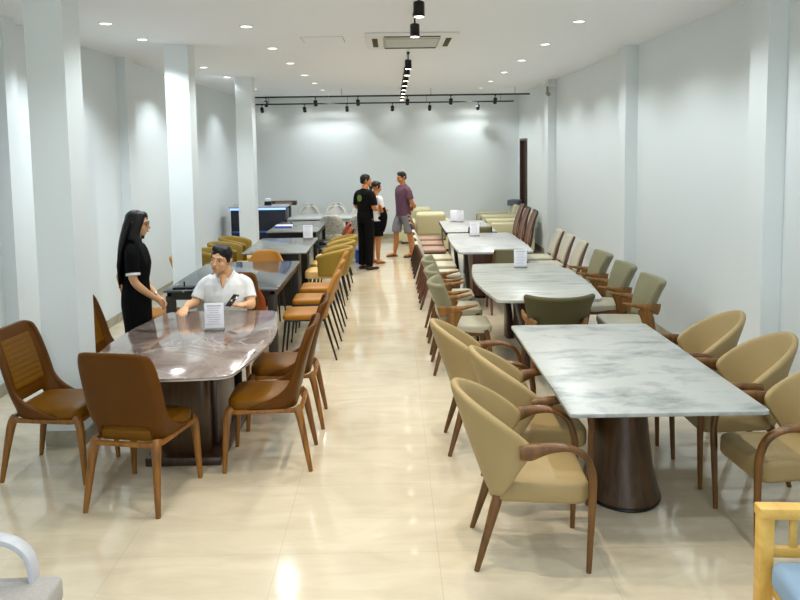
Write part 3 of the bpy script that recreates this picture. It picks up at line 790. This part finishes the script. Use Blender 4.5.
# table cards
def make_card():
    t = empty('table_card'); t['category'] = 'sign'
    b = MB().box((0, 0, .008), (.15, .07, .016), .003).build('card_base', M['silver'], t)
    b = MB().box((0, .0, .112), (.148, .006, .20), .001).build('card', M['paper'], t)
    l = MB()
    for k in range(9): l.box((-.004*(k % 3), -.0035, .19-k*.018), (.11-.012*(k % 4), .001, .004 if k else .008))
    l.build('printed_lines', M['ink'], b, smooth=False)
    return t
cp = make_card()
G9 = 'white table cards'
for (x, y, a, lb) in ((-1.40, 5.98, 3, 'white printed card stand on the mauve marble table before the seated man'), (1.455, 8.86, 0, 'white card stand on the striped marble table'),
                   (1.27, 12.1, 0, 'white card stand near the far end of the third right table'), (1.24, 14.45, 0, 'white card stand on the farthest right table'), (-1.33, 12.1, 0, 'white card stand on the far end of the grey marble table, left side')):
    o = place(cp, (x, y, TZ), a, lb, G9)
cs = MB().box((0, 0, .11), (.12, .02, .22), .003).build('card_stand', M['paper'], None, loc=(1.13, 14.5, TZ)); tag(cs, 'second small white card beside the farthest table card', 'sign')
MB().box((0, 0, .01), (.13, .06, .02), .003).build('card_base', M['silver'], cs)
cs = MB().box((0, 0, .01), (.2, .14, .02), .004).build('tray', M['black'], None, loc=(-2.13, 7.85, TZ)); tag(cs, 'black tray with a small holder on the slate table beside the woman', 'tray')
MB().tube([(0, 0, .02), (0, 0, .07)], [.008, .008], 8).build('holder', M['black'], cs)

# ------------------------------------------------------------------ cut-off seats in the foreground
t = empty('wooden_armchair', (1.89, 2.72, 0), 90, 'light yellow wooden armchair with a blue seat, cut by the lower right corner', 'armchair')
t.rotation_euler = (0, 0, math.radians(86))
# faces -X : local +Y forward; local +x is world +Y
for s in (-1, 1):
    MB().box((s*.36, .02, .625), (.075, .80, .05), .010).build('armrest', M['pine'], t)
    MB().box((s*.36, .385, .31), (.06, .062, .62), .008).build('leg', M['pine'], t)
    MB().box((s*.36, -.34, .31), (.055, .055, .62), .008).build('leg', M['pine'], t)
    MB().box((s*.36, .02, .45), (.03, .68, .045), .006).build('side_rail', M['pine'], t)
    for y in (.27, .12, -.03, -.18): MB().box((s*.36, y, .54), (.018, .03, .17), .004).build('side_slat', M['pine'], t)
MB().box((0, .0, .30), (.66, .72, .06), .008).build('seat_frame', M['pine'], t)
MB().box((0, .03, .375), (.64, .70, .13), .04, seg=4).build('seat_cushion', M['bluefab'], t)
MB().box((0, -.34, .68), (.64, .14, .46), .05, Matrix.Rotation(math.radians(12), 3, 'X'), 4).build('back_cushion', M['bluefab'], t)
t = empty('fabric_armchair', (-1.68, 2.60, 0), 0, 'grey fabric armchair with a bent silver armrest, cut by the lower left corner', 'armchair')
t.rotation_euler = (0, 0, math.radians(-88))
for s in (-1, 1):
    MB().tube([(s*.36, -.42, .36), (s*.36, -.40, .57), (s*.36, -.28, .635), (s*.36, .0, .645), (s*.36, .14, .632), (s*.36, .215, .585), (s*.36, .245, .50), (s*.36, .24, .30)], [(.033, .014)]*8, 12, 6, (1, 0, 0), 4).build('armrest', M['armgrey'], t, auto=35)
MB().box((.0, .04, .415), (.78, .62, .10), .02, seg=3).build('seat_cushion', M['greyfab'], t)
MB().box((0, 0, .30), (.68, .66, .08), .01).build('seat_frame', M['armgrey'], t)
MB().box((0, -.36, .64), (.56, .12, .46), .05, Matrix.Rotation(math.radians(10), 3, 'X'), 3).build('back_cushion', M['greyfab'], t)
for sx in (-1, 1):
    for sy in (-1, 1): leg(t, [(sx*.28, sy*.26, .28), (sx*.30, sy*.29, 0)], [.022, .014], 'armgrey', sub=0)

# ------------------------------------------------------------------ people
REMF = lambda v: [REM(v), SMO(2, .5)]
def head_shapes(b, c, yaw, pitch=0, s=1.0, tilt=0):
    """head about 0.235 m tall centred at c, facing +Y turned by yaw"""
    R = Matrix.Rotation(yaw, 3, 'Z') @ Matrix.Rotation(pitch, 3, 'X') @ Matrix.Rotation(tilt, 3, 'Y')
    c = Vector(c)
    def P(x, y, z): return c + R @ Vector((x*s, y*s, z*s))
    def E_(p, r, n=16): b.ell(P(*p), tuple(k*s for k in r), R, n)
    E_((0, -.012, .028), (.074, .093, .088)); E_((0, .022, -.035), (.060, .062, .072)); E_((0, .045, -.078), (.032, .033, .028))
    E_((0, .070, .022), (.046, .018, .018)); E_((-.032, .052, -.028), (.024, .026, .026)); E_((.032, .052, -.028), (.024, .026, .026))
    b.tube([P(0, .083, .015), P(0, .094, -.012), P(0, .106, -.032), P(0, .090, -.041)], [(.006*s, .007*s), (.009*s, .010*s), (.015*s, .012*s), (.012*s, .006*s)], 10)
    E_((0, .078, -.060), (.023, .014, .011))
    for q in (-1, 1):
        b.tube([P(q*.072, -.010, -.030), P(q*.082, -.016, -.005), P(q*.084, -.018, .018), P(q*.074, -.012, .026)], [(.006*s, .010*s), (.007*s, .016*s), (.007*s, .017*s), (.005*s, .010*s)], 8, 2)
    return P, R
def face_parts(P, R, s, body, brow=True):
    for q in (-1, 1):
        MB().ell(P(q*.031, .0755, .003), (.0115*s, .010*s, .0038*s), R, 12).build('eye', M['eyew'], body)
        MB().ell(P(q*.031, .0835, .003), (.0072*s, .004*s, .0058*s), R, 10).build('iris', M['iris'], body)
        if brow: MB().tube([P(q*.016, .092, .020), P(q*.032, .090, .027), P(q*.048, .077, .022)], [(.002*s, .003*s), (.003*s, .004*s), (.0015*s, .002*s)], 8, 3).build('eyebrow', M['hair'], body)
    MB().tube([P(-.022, .087, -.058), P(0, .0945, -.060), P(.022, .087, -.058)], [(.002*s, .002*s), (.005*s, .006*s), (.002*s, .002*s)], 8, 4).build('lips', M['lips'], body)
def hand(b, wrist, dirv, palmn, curl=.5, s=1.0, thumb=1, spread=.12):
    """palm, four unequal curled fingers and a thumb from the side of the palm; palmn = the way the palm faces"""
    d = Vector(dirv).normalized(); nrm = Vector(palmn); nrm = (nrm-d*nrm.dot(d)).normalized(); sd = d.cross(nrm)*thumb
    w_ = Vector(wrist)
    b.tube([w_-d*.02*s, w_+d*.02*s, w_+d*.055*s, w_+d*.09*s], [(.024*s, .018*s), (.032*s, .017*s), (.040*s, .016*s), (.038*s, .013*s)], 12, 2, tuple(sd))
    for k, (off, L) in enumerate(((.030, .070), (.010, .080), (-.010, .074), (-.029, .058))):
        p = w_+d*.082*s+sd*off*s; a = 0; pts = [p-d*.02*s]; dd = (d+sd*off*spread*6).normalized()
        for j, seg in enumerate((.45, .32, .23)):
            pts.append(p.copy()); a += curl*(.5+.4*j)
            p = p+(dd*math.cos(a)+nrm*math.sin(a))*L*seg*s
        pts.append(p)
        b.tube(pts, [.009*s, .0092*s, .0085*s, .008*s, .0068*s], 8, 2)
    p = w_+d*.02*s+sd*.026*s
    t1 = (d*.72+sd*.62+nrm*.25).normalized(); t2 = (d*.9+sd*.25+nrm*.35).normalized()
    b.tube([p-t1*.01*s, p+t1*.035*s, p+t1*.035*s+t2*.028*s, p+t1*.035*s+t2*.052*s], [.013*s, .0115*s, .010*s, .007*s], 8, 2)
def short_hair(P, R, s, body, v=.005):
    b = MB()
    def E_(p, r): b.ell(P(*p), tuple(k*s for k in r), R, 20)
    E_((0, -.019, .046), (.0815, .095, .081)); E_((0, -.062, .0), (.068, .050, .055))
    for q in (-1, 1): E_((q*.069, -.002, .030), (.012, .032, .040))
    rnd = random.Random(3)
    for k in range(26):
        x = -.055+.11*rnd.random(); b.tube([P(x, .0, .117), P(x*1.05, .045, .100), P(x*1.12, .070-abs(x)*.30, .066+.012*rnd.random())], [.008*s, .008*s, .003*s], 6, 2)
    return b.build('hair', M['hair'], body, mods=[REM(v*s), SMO(1, .5)], auto=180)
def cloth(name, mt, b, body, v=.007, sm=4): return b.build(name, M[mt], body, mods=[REM(v), SMO(sm, .5)], auto=180)

# --- woman standing at the mauve table; faces +Y locally
def standing_woman():
    body = MB(); HC = (0, .03, 1.515)
    P, R = head_shapes(body, HC, math.radians(-6), math.radians(-4), .98)
    body.tube([(0, -.005, 1.30), (0, .0, 1.36), (0, .012, 1.43), (0, .02, 1.47)], [(.07, .055), (.052, .05), (.046, .046), (.046, .05)], 14, 2)
    body.tube([(0, 0, .80), (0, -.01, .90), (0, 0, 1.03), (0, .012, 1.17), (0, .0, 1.28), (0, -.01, 1.34)], [(.15, .10), (.155, .105), (.115, .08), (.135, .095), (.15, .085), (.10, .06)], 18, 3)
    for q in (-1, 1):
        body.tube([(q*.08, 0, .86), (q*.085, .012, .62), (q*.08, .0, .45), (q*.078, -.015, .30), (q*.075, -.01, .09)], [.082, .068, .050, .047, .030], 14, 3)
        body.tube([(q*.075, -.035, .035), (q*.078, .02, .045), (q*.085, .12, .025)], [(.028, .03), (.034, .032), (.034, .018)], 12, 3)
        w_ = (q*.032, .180, .835)
        body.tube([(q*.135, -.005, 1.315), (q*.175, -.01, 1.25), (q*.20, .0, 1.06), (q*.15, .07, .95), w_], [.045, .043, .037, .034, .022], 12, 4)
        hand(body, w_, (-q*.35, .50, -.55), (-q*.7, -.3, -.3), .75, .88, thumb=q)
    o = body.build('person', M['skin'], mods=REMF(.0055), auto=180)
    face_parts(P, R, .98, o)
    h = MB(); s = .98
    def E_(p, r): h.ell(P(*p), tuple(k*s for k in r), R, 20)
    E_((0, -.022, .048), (.083, .094, .080)); E_((0, .030, .085), (.064, .052, .032))
    for q in (-1, 1): h.tube([P(q*.045, .04, .085), P(q*.078, .022, .03), P(q*.088, .0, -.05), P(q*.092, -.01, -.14)], [(.022, .036), (.018, .046), (.020, .046), (.020, .05)], 12, 3)
    h.tube([P(0, -.055, .06), P(0, -.085, -.03), (0, -.095, 1.36), (.0, -.12, 1.22), (.0, -.125, 1.10), (0, -.12, 1.00)], [(.075, .05), (.088, .048), (.105, .04), (.115, .032), (.10, .026), (.07, .012)], 20, 4)
    rnd = random.Random(5)
    for k in range(18):
        x = -.1+.2*k/17; h.tube([(x, -.118, 1.3), (x*1.02, -.142+.01*rnd.random(), 1.16), (x*.9, -.135, .99-.04*rnd.random())], [.012, .012, .004], 6, 2)
    h.tube([(.085, .02, 1.42), (.105, .055, 1.32), (.10, .085, 1.22), (.09, .085, 1.12)], [(.02, .035), (.018, .035), (.016, .03), (.006, .012)], 10, 3)
    h.build('hair', M['hair'], o, mods=[REM(.006), SMO(1, .5)], auto=180)
    g = MB()
    for q in (-1, 1):
        g.tube([P(q*.031+.018*math.cos(a*PI/6), .097-.012*(abs(q*.031+.018*math.cos(a*PI/6))/.05)**2, .002+.016*math.sin(a*PI/6)) for a in range(13)], [.0016]*13, 6)
        g.tube([P(q*.049, .086, .006), P(q*.080, .0, .010)], [.0018, .0018], 6)
    g.tube([P(-.012, .098, .004), P(.012, .098, .004)], [.0016]*2, 6)
    g.build('glasses', M['black'], o)
    c = MB()
    c.tube([(0, -.01, .90), (0, 0, 1.03), (0, .014, 1.17), (0, .0, 1.28), (0, -.006, 1.345), (0, .0, 1.365)], [(.172, .128), (.140, .108), (.155, .118), (.165, .102), (.115, .075), (.07, .06)], 20, 3)
    c.tube([(0, -.002, 1.345), (0, .004, 1.395)], [(.066, .062), (.058, .056)], 16)
    for q in (-1, 1): c.tube([(q*.11, 0, 1.32), (q*.165, -.008, 1.265), (q*.196, .0, 1.10)], [.052, .058, .058], 14, 3)
    cloth('polo_shirt', 'blackcloth', c, o)
    for q in (-1, 1): MB().tube([(q*.194, .0, 1.108), (q*.198, .001, 1.088)], [.0605, .0615], 20).build('sleeve_trim', M['whitecloth'], o)
    MB().box((.0, -.146, 1.30), (.05, .006, .012)).build('hair_tie', M['whitecloth'], o)
    k = MB(); k.tube([(0, -.008, .97), (0, -.01, .90), (0, -.01, .80), (0, 0, .60), (0, .005, .44)], [(.135, .10), (.172, .125), (.182, .13), (.175, .12), (.168, .115)], 20, 3)
    cloth('skirt', 'blackcloth', k, o)
    for q in (-1, 1):
        MB().tube([(q*.076, -.055, .022), (q*.078, .02, .028), (q*.085, .135, .02)], [(.034, .022), (.042, .028), (.036, .020)], 12, 3).build('shoe', M['shoe'], o)
    MB().tube([(-.058, .147, .866), (-.051, .156, .858)], [.027, .027], 14).build('watch', M['silver'], o)
    return o
o = standing_woman()
o.location = (-2.28, 6.86, 0); o.rotation_euler = (0, 0, math.radians(-80)); o.scale = (1, 1, 1)
tag(o, 'person with long black hair in a black polo standing with clasped hands', 'person', 'people in the showroom')

# --- man seated at the far end of the mauve table (rotated to face -Y)
def seated_man():
    b = MB(); HC = (.02, .085, 1.18)
    P, R = head_shapes(b, HC, math.radians(-13), math.radians(2), 1.10, math.radians(-11))
    b.tube([(0, .0, .98), (0, .02, 1.04), (.005, .04, 1.11), (.01, .05, 1.16)], [(.08, .065), (.062, .06), (.058, .058), (.056, .06)], 14, 2)
    b.tube([(0, -.06, .45), (0, -.05, .52), (0, -.03, .66), (0, .0, .82), (0, -.005, .95), (0, -.005, 1.02)], [(.17, .12), (.175, .125), (.155, .115), (.175, .12), (.19, .10), (.11, .07)], 18, 3)
    for q in (-1, 1):
        b.tube([(q*.09, -.05, .53), (q*.12, .18, .54), (q*.13, .38, .50), (q*.13, .42, .42), (q*.13, .42, .25), (q*.13, .41, .09)], [.085, .078, .06, .055, .052, .033], 14, 3)
        b.tube([(q*.13, .38, .04), (q*.13, .45, .045), (q*.14, .56, .025)], [(.032, .03), (.040, .034), (.042, .02)], 12, 3)
    # right arm lies on the table, left hand holds a phone
    wr_ = (.275, .36, .805); wl_ = (-.225, .335, .82)
    b.tube([(.16, -.005, .975), (.215, .0, .93), (.262, .06, .80), (.285, .20, .80), wr_], [.048, .050, .045, .041, .027], 12, 4)
    b.tube([(-.16, -.005, .975), (-.20, .0, .93), (-.232, .07, .79), (-.25, .20, .795), wl_], [.048, .050, .045, .041, .027], 12, 4)
    hand(b, wr_, (-.08, 1, -.15), (0, 0, -1), .38, 1.0, thumb=-1)
    hand(b, wl_, (.85, .30, .10), (.1, .3, 1), .95, .98, thumb=-1)
    o = b.build('person', M['skin'], mods=REMF(.0055), auto=180)
    face_parts(P, R, 1.10, o); short_hair(P, R, 1.10, o)
    c = MB()
    c.tube([(0, -.055, .47), (0, -.045, .56), (0, -.03, .68), (0, .006, .82), (0, -.002, .95), (0, -.0, 1.02), (0, .005, 1.04)], [(.195, .15), (.19, .148), (.178, .14), (.20, .142), (.208, .12), (.135, .09), (.08, .07)], 20, 3)
    for q, g in ((-1, .028), (1, 0)): c.tube([(q*.11, 0, .99), (q*.18, .0, .95), (q*(.218-g*.6), .012, .90), (q*(.250-g), .045, .825)], [.060, .062, .060, .062], 14, 3)
    cloth('polo_shirt', 'whitecloth', c, o)
    cl = MB()
    for q in (-1, 1): cl.tube([(q*.01, -.065, 1.065), (q*.07, -.03, 1.06), (q*.075, .045, 1.04), (q*.035, .105, .985)], [(.008, .022), (.008, .022), (.008, .020), (.006, .012)], 8, 3, (1, 0, 0))
    cl.build('collar', M['whitecloth'], o)
    n = MB(); n.tube([(0, .085, 1.045), (0, .118, .985), (0, .134, .94)], [(.038, .010), (.022, .012), (.004, .01)], 10, 3); n.build('open_neckline', M['skin'], o)
    k = MB()
    for q in (-1, 1): k.tube([(q*.085, -.08, .50), (q*.12, .18, .54), (q*.13, .40, .50), (q*.13, .435, .42), (q*.13, .42, .25), (q*.13, .41, .13)], [.11, .095, .078, .075, .075, .07], 14, 3)
    cloth('trousers', 'blackcloth', k, o)
    for q in (-1, 1): MB().tube([(q*.13, .36, .03), (q*.13, .45, .04), (q*.14, .58, .025)], [(.04, .028), (.048, .04), (.042, .022)], 12, 3).build('shoe', M['shoe'], o)
    return o
o = seated_man(); o.location = (-1.52, 6.98, 0); o.rotation_euler = (0, 0, PI)
tag(o, 'person in a white polo sitting at the mauve table, smiling up to one side', 'person', 'people in the showroom')
ph = MB().box((0, 0, 0), (.068, .135, .009), .004, seg=3).build('mobile_phone', M['glass'], None)
ph.location = (-1.385, 6.59, .872); ph.rotation_euler = (math.radians(38), math.radians(0), math.radians(-35))
tag(ph, 'dark mobile phone in the hand of the man in the white polo', 'phone')
ky = MB().tube([(0, 0, 0), (.02, .01, .004), (.03, -.012, 0), (.008, -.02, .0), (0, 0, 0)], [.004]*5, 8, 3).box((.035, .0, 0), (.04, .015, .006), .002).build('key_ring', M['silver'], None)
ky.location = (-1.86, 6.36, TZ+.006); tag(ky, 'small bunch of keys on the mauve table below the clasped hands', 'keys')

# --- man in black seen from behind
def black_man():
    b = MB(); HC = (0, .03, 1.60)
    P, R = head_shapes(b, HC, math.radians(-28), 0, 1.0)
    b.tube([(0, -.005, 1.38), (0, .0, 1.44), (0, .01, 1.53)], [(.08, .062), (.06, .058), (.056, .056)], 14, 2)
    b.tube([(0, 0, .88), (0, -.01, .96), (0, 0, 1.10), (0, .01, 1.27), (0, -.005, 1.37), (0, -.01, 1.42)], [(.16, .11), (.16, .11), (.145, .10), (.17, .115), (.18, .095), (.11, .07)], 18, 3)
    for q in (-1, 1):
        b.tube([(q*.09, 0, .92), (q*.10, .01, .66), (q*.10, .0, .47), (q*.10, -.02, .30), (q*.10, -.015, .09)], [.09, .072, .054, .05, .033], 14, 3)
        b.tube([(q*.10, -.04, .035), (q*.105, .03, .045), (q*.12, .15, .025)], [(.032, .032), (.038, .034), (.04, .02)], 12, 3)
    wr_ = (-.10, .20, 1.13); wl_ = (.10, .235, 1.11)
    b.tube([(.17, -.005, 1.38), (.215, -.01, 1.31), (.245, .0, 1.13), (.13, .155, 1.10), wr_], [.052, .05, .042, .038, .026], 12, 4)
    b.tube([(-.17, -.005, 1.38), (-.215, -.01, 1.31), (-.245, .0, 1.13), (-.13, .18, 1.10), wl_], [.052, .05, .042, .038, .026], 12, 4)
    hand(b, wr_, (-.9, -.15, .1), (0, -1, 0), .5, .95, thumb=1); hand(b, wl_, (.9, -.15, .15), (0, -1, 0), .5, .95, thumb=-1)
    o = b.build('person', M['skin2'], mods=REMF(.007), auto=180)
    face_parts(P, R, 1.0, o); short_hair(P, R, 1.0, o, .006)
    c = MB()
    c.tube([(0, -.01, .93), (0, 0, 1.06), (0, .01, 1.27), (0, -.003, 1.37), (0, -.0, 1.43), (0, .005, 1.46)], [(.178, .13), (.168, .122), (.19, .135), (.20, .115), (.125, .08), (.07, .065)], 20, 3)
    for q in (-1, 1): c.tube([(q*.13, 0, 1.39), (q*.205, -.005, 1.34), (q*.245, .0, 1.17)], [.062, .066, .066], 14, 3)
    s_ = cloth('polo_shirt', 'blackcloth', c, o, .008)
    em = MB(); em.lathe([(.062, 0), (.062, .006), (.052, .006), (.052, .003), (.001, .003)], n=24)
    e = em.build('round_emblem', M['green'], s_); e.matrix_local = Matrix.Translation((0, -.128, 1.30)) @ Matrix.Rotation(math.radians(90), 4, 'X')
    l = MB(); l.box((0, 0, .005), (.05, .012, .004)).box((-.012, .02, .005), (.012, .03, .004)).box((.014, .016, .005), (.012, .024, .004)).box((0, -.02, .005), (.06, .01, .004))
    l = l.build('emblem_mark', M['khaki'], s_); l.matrix_local = e.matrix_local.copy()
    k = MB(); k.tube([(0, 0, 1.03), (0, -.005, .96), (0, 0, .86)], [(.172, .13), (.178, .132), (.178, .125)], 18, 2)
    for q in (-1, 1): k.tube([(q*.088, 0, .90), (q*.10, .008, .66), (q*.10, .0, .45), (q*.10, -.01, .08)], [.098, .085, .074, .066], 14, 3)
    cloth('trousers', 'blackcloth', k, o, .008)
    for q in (-1, 1): MB().tube([(q*.10, -.06, .028), (q*.105, .03, .035), (q*.12, .17, .025)], [(.038, .028), (.046, .036), (.042, .022)], 12, 3).build('shoe', M['shoe'], o)
    return o
o = black_man(); o.location = (-.49, 13.78, 0); o.rotation_euler = (0, 0, math.radians(-48)); o.scale = (.985,)*3
tag(o, 'person in black with a round green emblem on the back, standing with folded arms', 'person', 'people in the showroom')

# --- woman with tied hair between the two men
def back_woman():
    b = MB(); HC = (0, .035, 1.425); s = .97
    P, R = head_shapes(b, HC, math.radians(-15), math.radians(-10), s)
    b.tube([(0, -.005, 1.22), (0, .005, 1.28), (0, .02, 1.37)], [(.07, .055), (.05, .05), (.046, .046)], 14, 2)
    b.tube([(0, 0, .76), (0, -.01, .84), (0, 0, .96), (0, .01, 1.10), (0, .0, 1.20), (0, -.01, 1.26)], [(.145, .10), (.15, .10), (.115, .08), (.13, .09), (.145, .08), (.10, .06)], 18, 3)
    for q in (-1, 1):
        b.tube([(q*.08, 0, .80), (q*.085, .01, .58), (q*.085, .0, .42), (q*.085, -.015, .27), (q*.085, -.01, .08)], [.078, .064, .048, .045, .029], 14, 3)
        b.tube([(q*.085, -.035, .03), (q*.088, .02, .042), (q*.095, .12, .022)], [(.026, .028), (.032, .03), (.033, .016)], 12, 3)
        w_ = (q*.05, .22, 1.0)
        b.tube([(q*.13, -.005, 1.23), (q*.17, -.01, 1.17), (q*.19, .0, 1.0), (q*.13, .12, .97), w_], [.042, .04, .034, .03, .021], 12, 4)
        hand(b, w_, (-q*.7, .35, .0), (0, -.6, -.6), .7, .85, thumb=q)
    o = b.build('person', M['skin2'], mods=REMF(.007), auto=180)
    face_parts(P, R, s, o)
    h = MB()
    def E_(p, r): h.ell(P(*p), tuple(k*s for k in r), R, 20)
    E_((0, -.022, .046), (.082, .092, .080)); E_((0, .030, .085), (.062, .050, .028)); E_((0, -.112, -.02), (.036, .034, .036))
    for q in (-1, 1): E_((q*.070, .012, .02), (.012, .034, .045))
    h.tube([P(0, -.11, -.02), (0, -.10, 1.33), (0, -.10, 1.24)], [.028, .026, .010], 10, 3)
    h.build('hair', M['hair'], o, mods=[REM(.006), SMO(1, .5)], auto=180)
    c = MB()
    c.tube([(0, -.01, .80), (0, 0, .96), (0, .012, 1.10), (0, .0, 1.20), (0, -.0, 1.27)], [(.165, .12), (.14, .11), (.15, .115), (.16, .10), (.075, .065)], 20, 3)
    for q in (-1, 1): c.tube([(q*.11, 0, 1.235), (q*.165, -.006, 1.19), (q*.192, .0, 1.05)], [.053, .056, .056], 14, 3)
    cloth('blouse', 'palecloth', c, o, .008)
    k = MB()
    k.tube([(0, 0, .90), (0, -.005, .82), (0, 0, .74)], [(.15, .11), (.162, .118), (.165, .115)], 18, 2)
    for q in (-1, 1): k.tube([(q*.082, 0, .78), (q*.088, .008, .52)], [.092, .088], 14, 3)
    cloth('shorts', 'blackcloth', k, o, .008)
    j = MB()      # black jacket hung over the arm and hip
    j.tube([(.15, .05, 1.06), (.19, .06, .90), (.18, .05, .74), (.16, .04, .60)], [(.04, .06), (.045, .075), (.04, .07), (.02, .04)], 14, 4)
    cloth('folded_jacket', 'blackcloth', j, o, .008)
    j = MB()      # long pale cloth hanging down one side
    j.tube([(-.06, -.13, .95), (-.06, -.17, .70), (-.06, -.18, .40), (-.06, -.18, .06)], [(.05, .09), (.055, .11), (.055, .12), (.05, .12)], 14, 4, (1, 0, 0), 2.6)
    cloth('long_pale_cloth', 'palecloth', j, o, .008, 2)
    for q in (-1, 1): MB().tube([(q*.085, -.05, .008), (q*.088, .03, .008), (q*.095, .14, .008)], [(.028, .008), (.036, .008), (.034, .007)], 12, 3).build('sandal', M['tanwood'], o)
    return o
o = back_woman(); o.location = (-.33, 14.5, 0); o.rotation_euler = (0, 0, math.radians(-52))
tag(o, 'person with tied back hair in a pale blouse between the two men', 'person', 'people in the showroom')

# --- man in the purple shirt and grey shorts, hands behind his back
def shorts_man():
    b = MB(); HC = (0, .03, 1.59)
    P, R = head_shapes(b, HC, math.radians(4), math.radians(-6), 1.0)
    b.tube([(0, -.005, 1.38), (0, .0, 1.44), (0, .01, 1.53)], [(.08, .062), (.06, .058), (.056, .056)], 14, 2)
    b.tube([(0, 0, .86), (0, -.01, .95), (0, 0, 1.10), (0, .01, 1.27), (0, -.005, 1.37), (0, -.01, 1.42)], [(.16, .11), (.165, .115), (.15, .11), (.17, .115), (.18, .095), (.11, .07)], 18, 3)
    for q in (-1, 1):
        fy = .14 if q > 0 else -.10
        b.tube([(q*.09, 0, .90), (q*.11, fy*.5, .66), (q*.12, fy*.7, .47), (q*.125, fy*.85-.02, .30), (q*.13, fy-.01, .09)], [.09, .074, .055, .056, .034], 14, 3)
        b.tube([(q*.13, fy-.04, .045), (q*.135, fy+.03, .05), (q*.15, fy+.15, .03)], [(.032, .032), (.038, .034), (.042, .02)], 12, 3)
        w_ = (q*.06, -.205, .99)
        b.tube([(q*.17, -.005, 1.37), (q*.215, -.01, 1.30), (q*.255, -.06, 1.10), (q*.18, -.16, 1.02), w_], [.052, .05, .043, .038, .026], 12, 4)
        hand(b, w_, (-q*.8, -.1, -.25), (0, 1, 0), .5, .95, thumb=q)
    o = b.build('person', M['skin2'], mods=REMF(.007), auto=180)
    face_parts(P, R, 1.0, o); short_hair(P, R, 1.0, o, .006)
    c = MB()
    c.tube([(0, -.01, .84), (0, 0, 1.02), (0, .01, 1.27), (0, -.003, 1.37), (0, -.0, 1.43), (0, .005, 1.46)], [(.19, .145), (.178, .135), (.19, .138), (.20, .115), (.125, .08), (.07, .065)], 20, 3)
    for q in (-1, 1): c.tube([(q*.13, 0, 1.385), (q*.205, -.01, 1.33), (q*.248, -.03, 1.17)], [.062, .068, .070], 14, 3)
    cloth('shirt', 'purple', c, o, .008)
    k = MB(); k.tube([(0, 0, .93), (0, -.005, .86), (0, 0, .80)], [(.17, .125), (.182, .13), (.182, .125)], 18, 2)
    for q in (-1, 1):
        fy = .14 if q > 0 else -.10
        k.tube([(q*.09, 0, .84), (q*.108, fy*.5, .66), (q*.118, fy*.66, .50)], [.105, .100, .098], 14, 3)
    cloth('shorts', 'greyshort', k, o, .008)
    for q in (-1, 1):
        fy = .14 if q > 0 else -.10
        MB().tube([(q*.13, fy-.06, .012), (q*.135, fy+.03, .012), (q*.15, fy+.17, .012)], [(.036, .012), (.044, .012), (.044, .010)], 12, 3).build('sandal', M['shoe'], o)
        MB().tube([(q*.09, fy+.03, .02), (q*.138, fy+.055, .072), (q*.185, fy+.04, .02)], [(.006, .018)]*3, 8, 4, (0, 0, 1)).build('sandal_strap', M['shoe'], o)
    return o
o = shorts_man(); o.location = (.20, 15.35, 0); o.rotation_euler = (0, 0, math.radians(118)); o.scale = (.985,)*3
tag(o, 'person in a purple shirt and grey shorts with hands behind the back', 'person', 'people in the showroom')
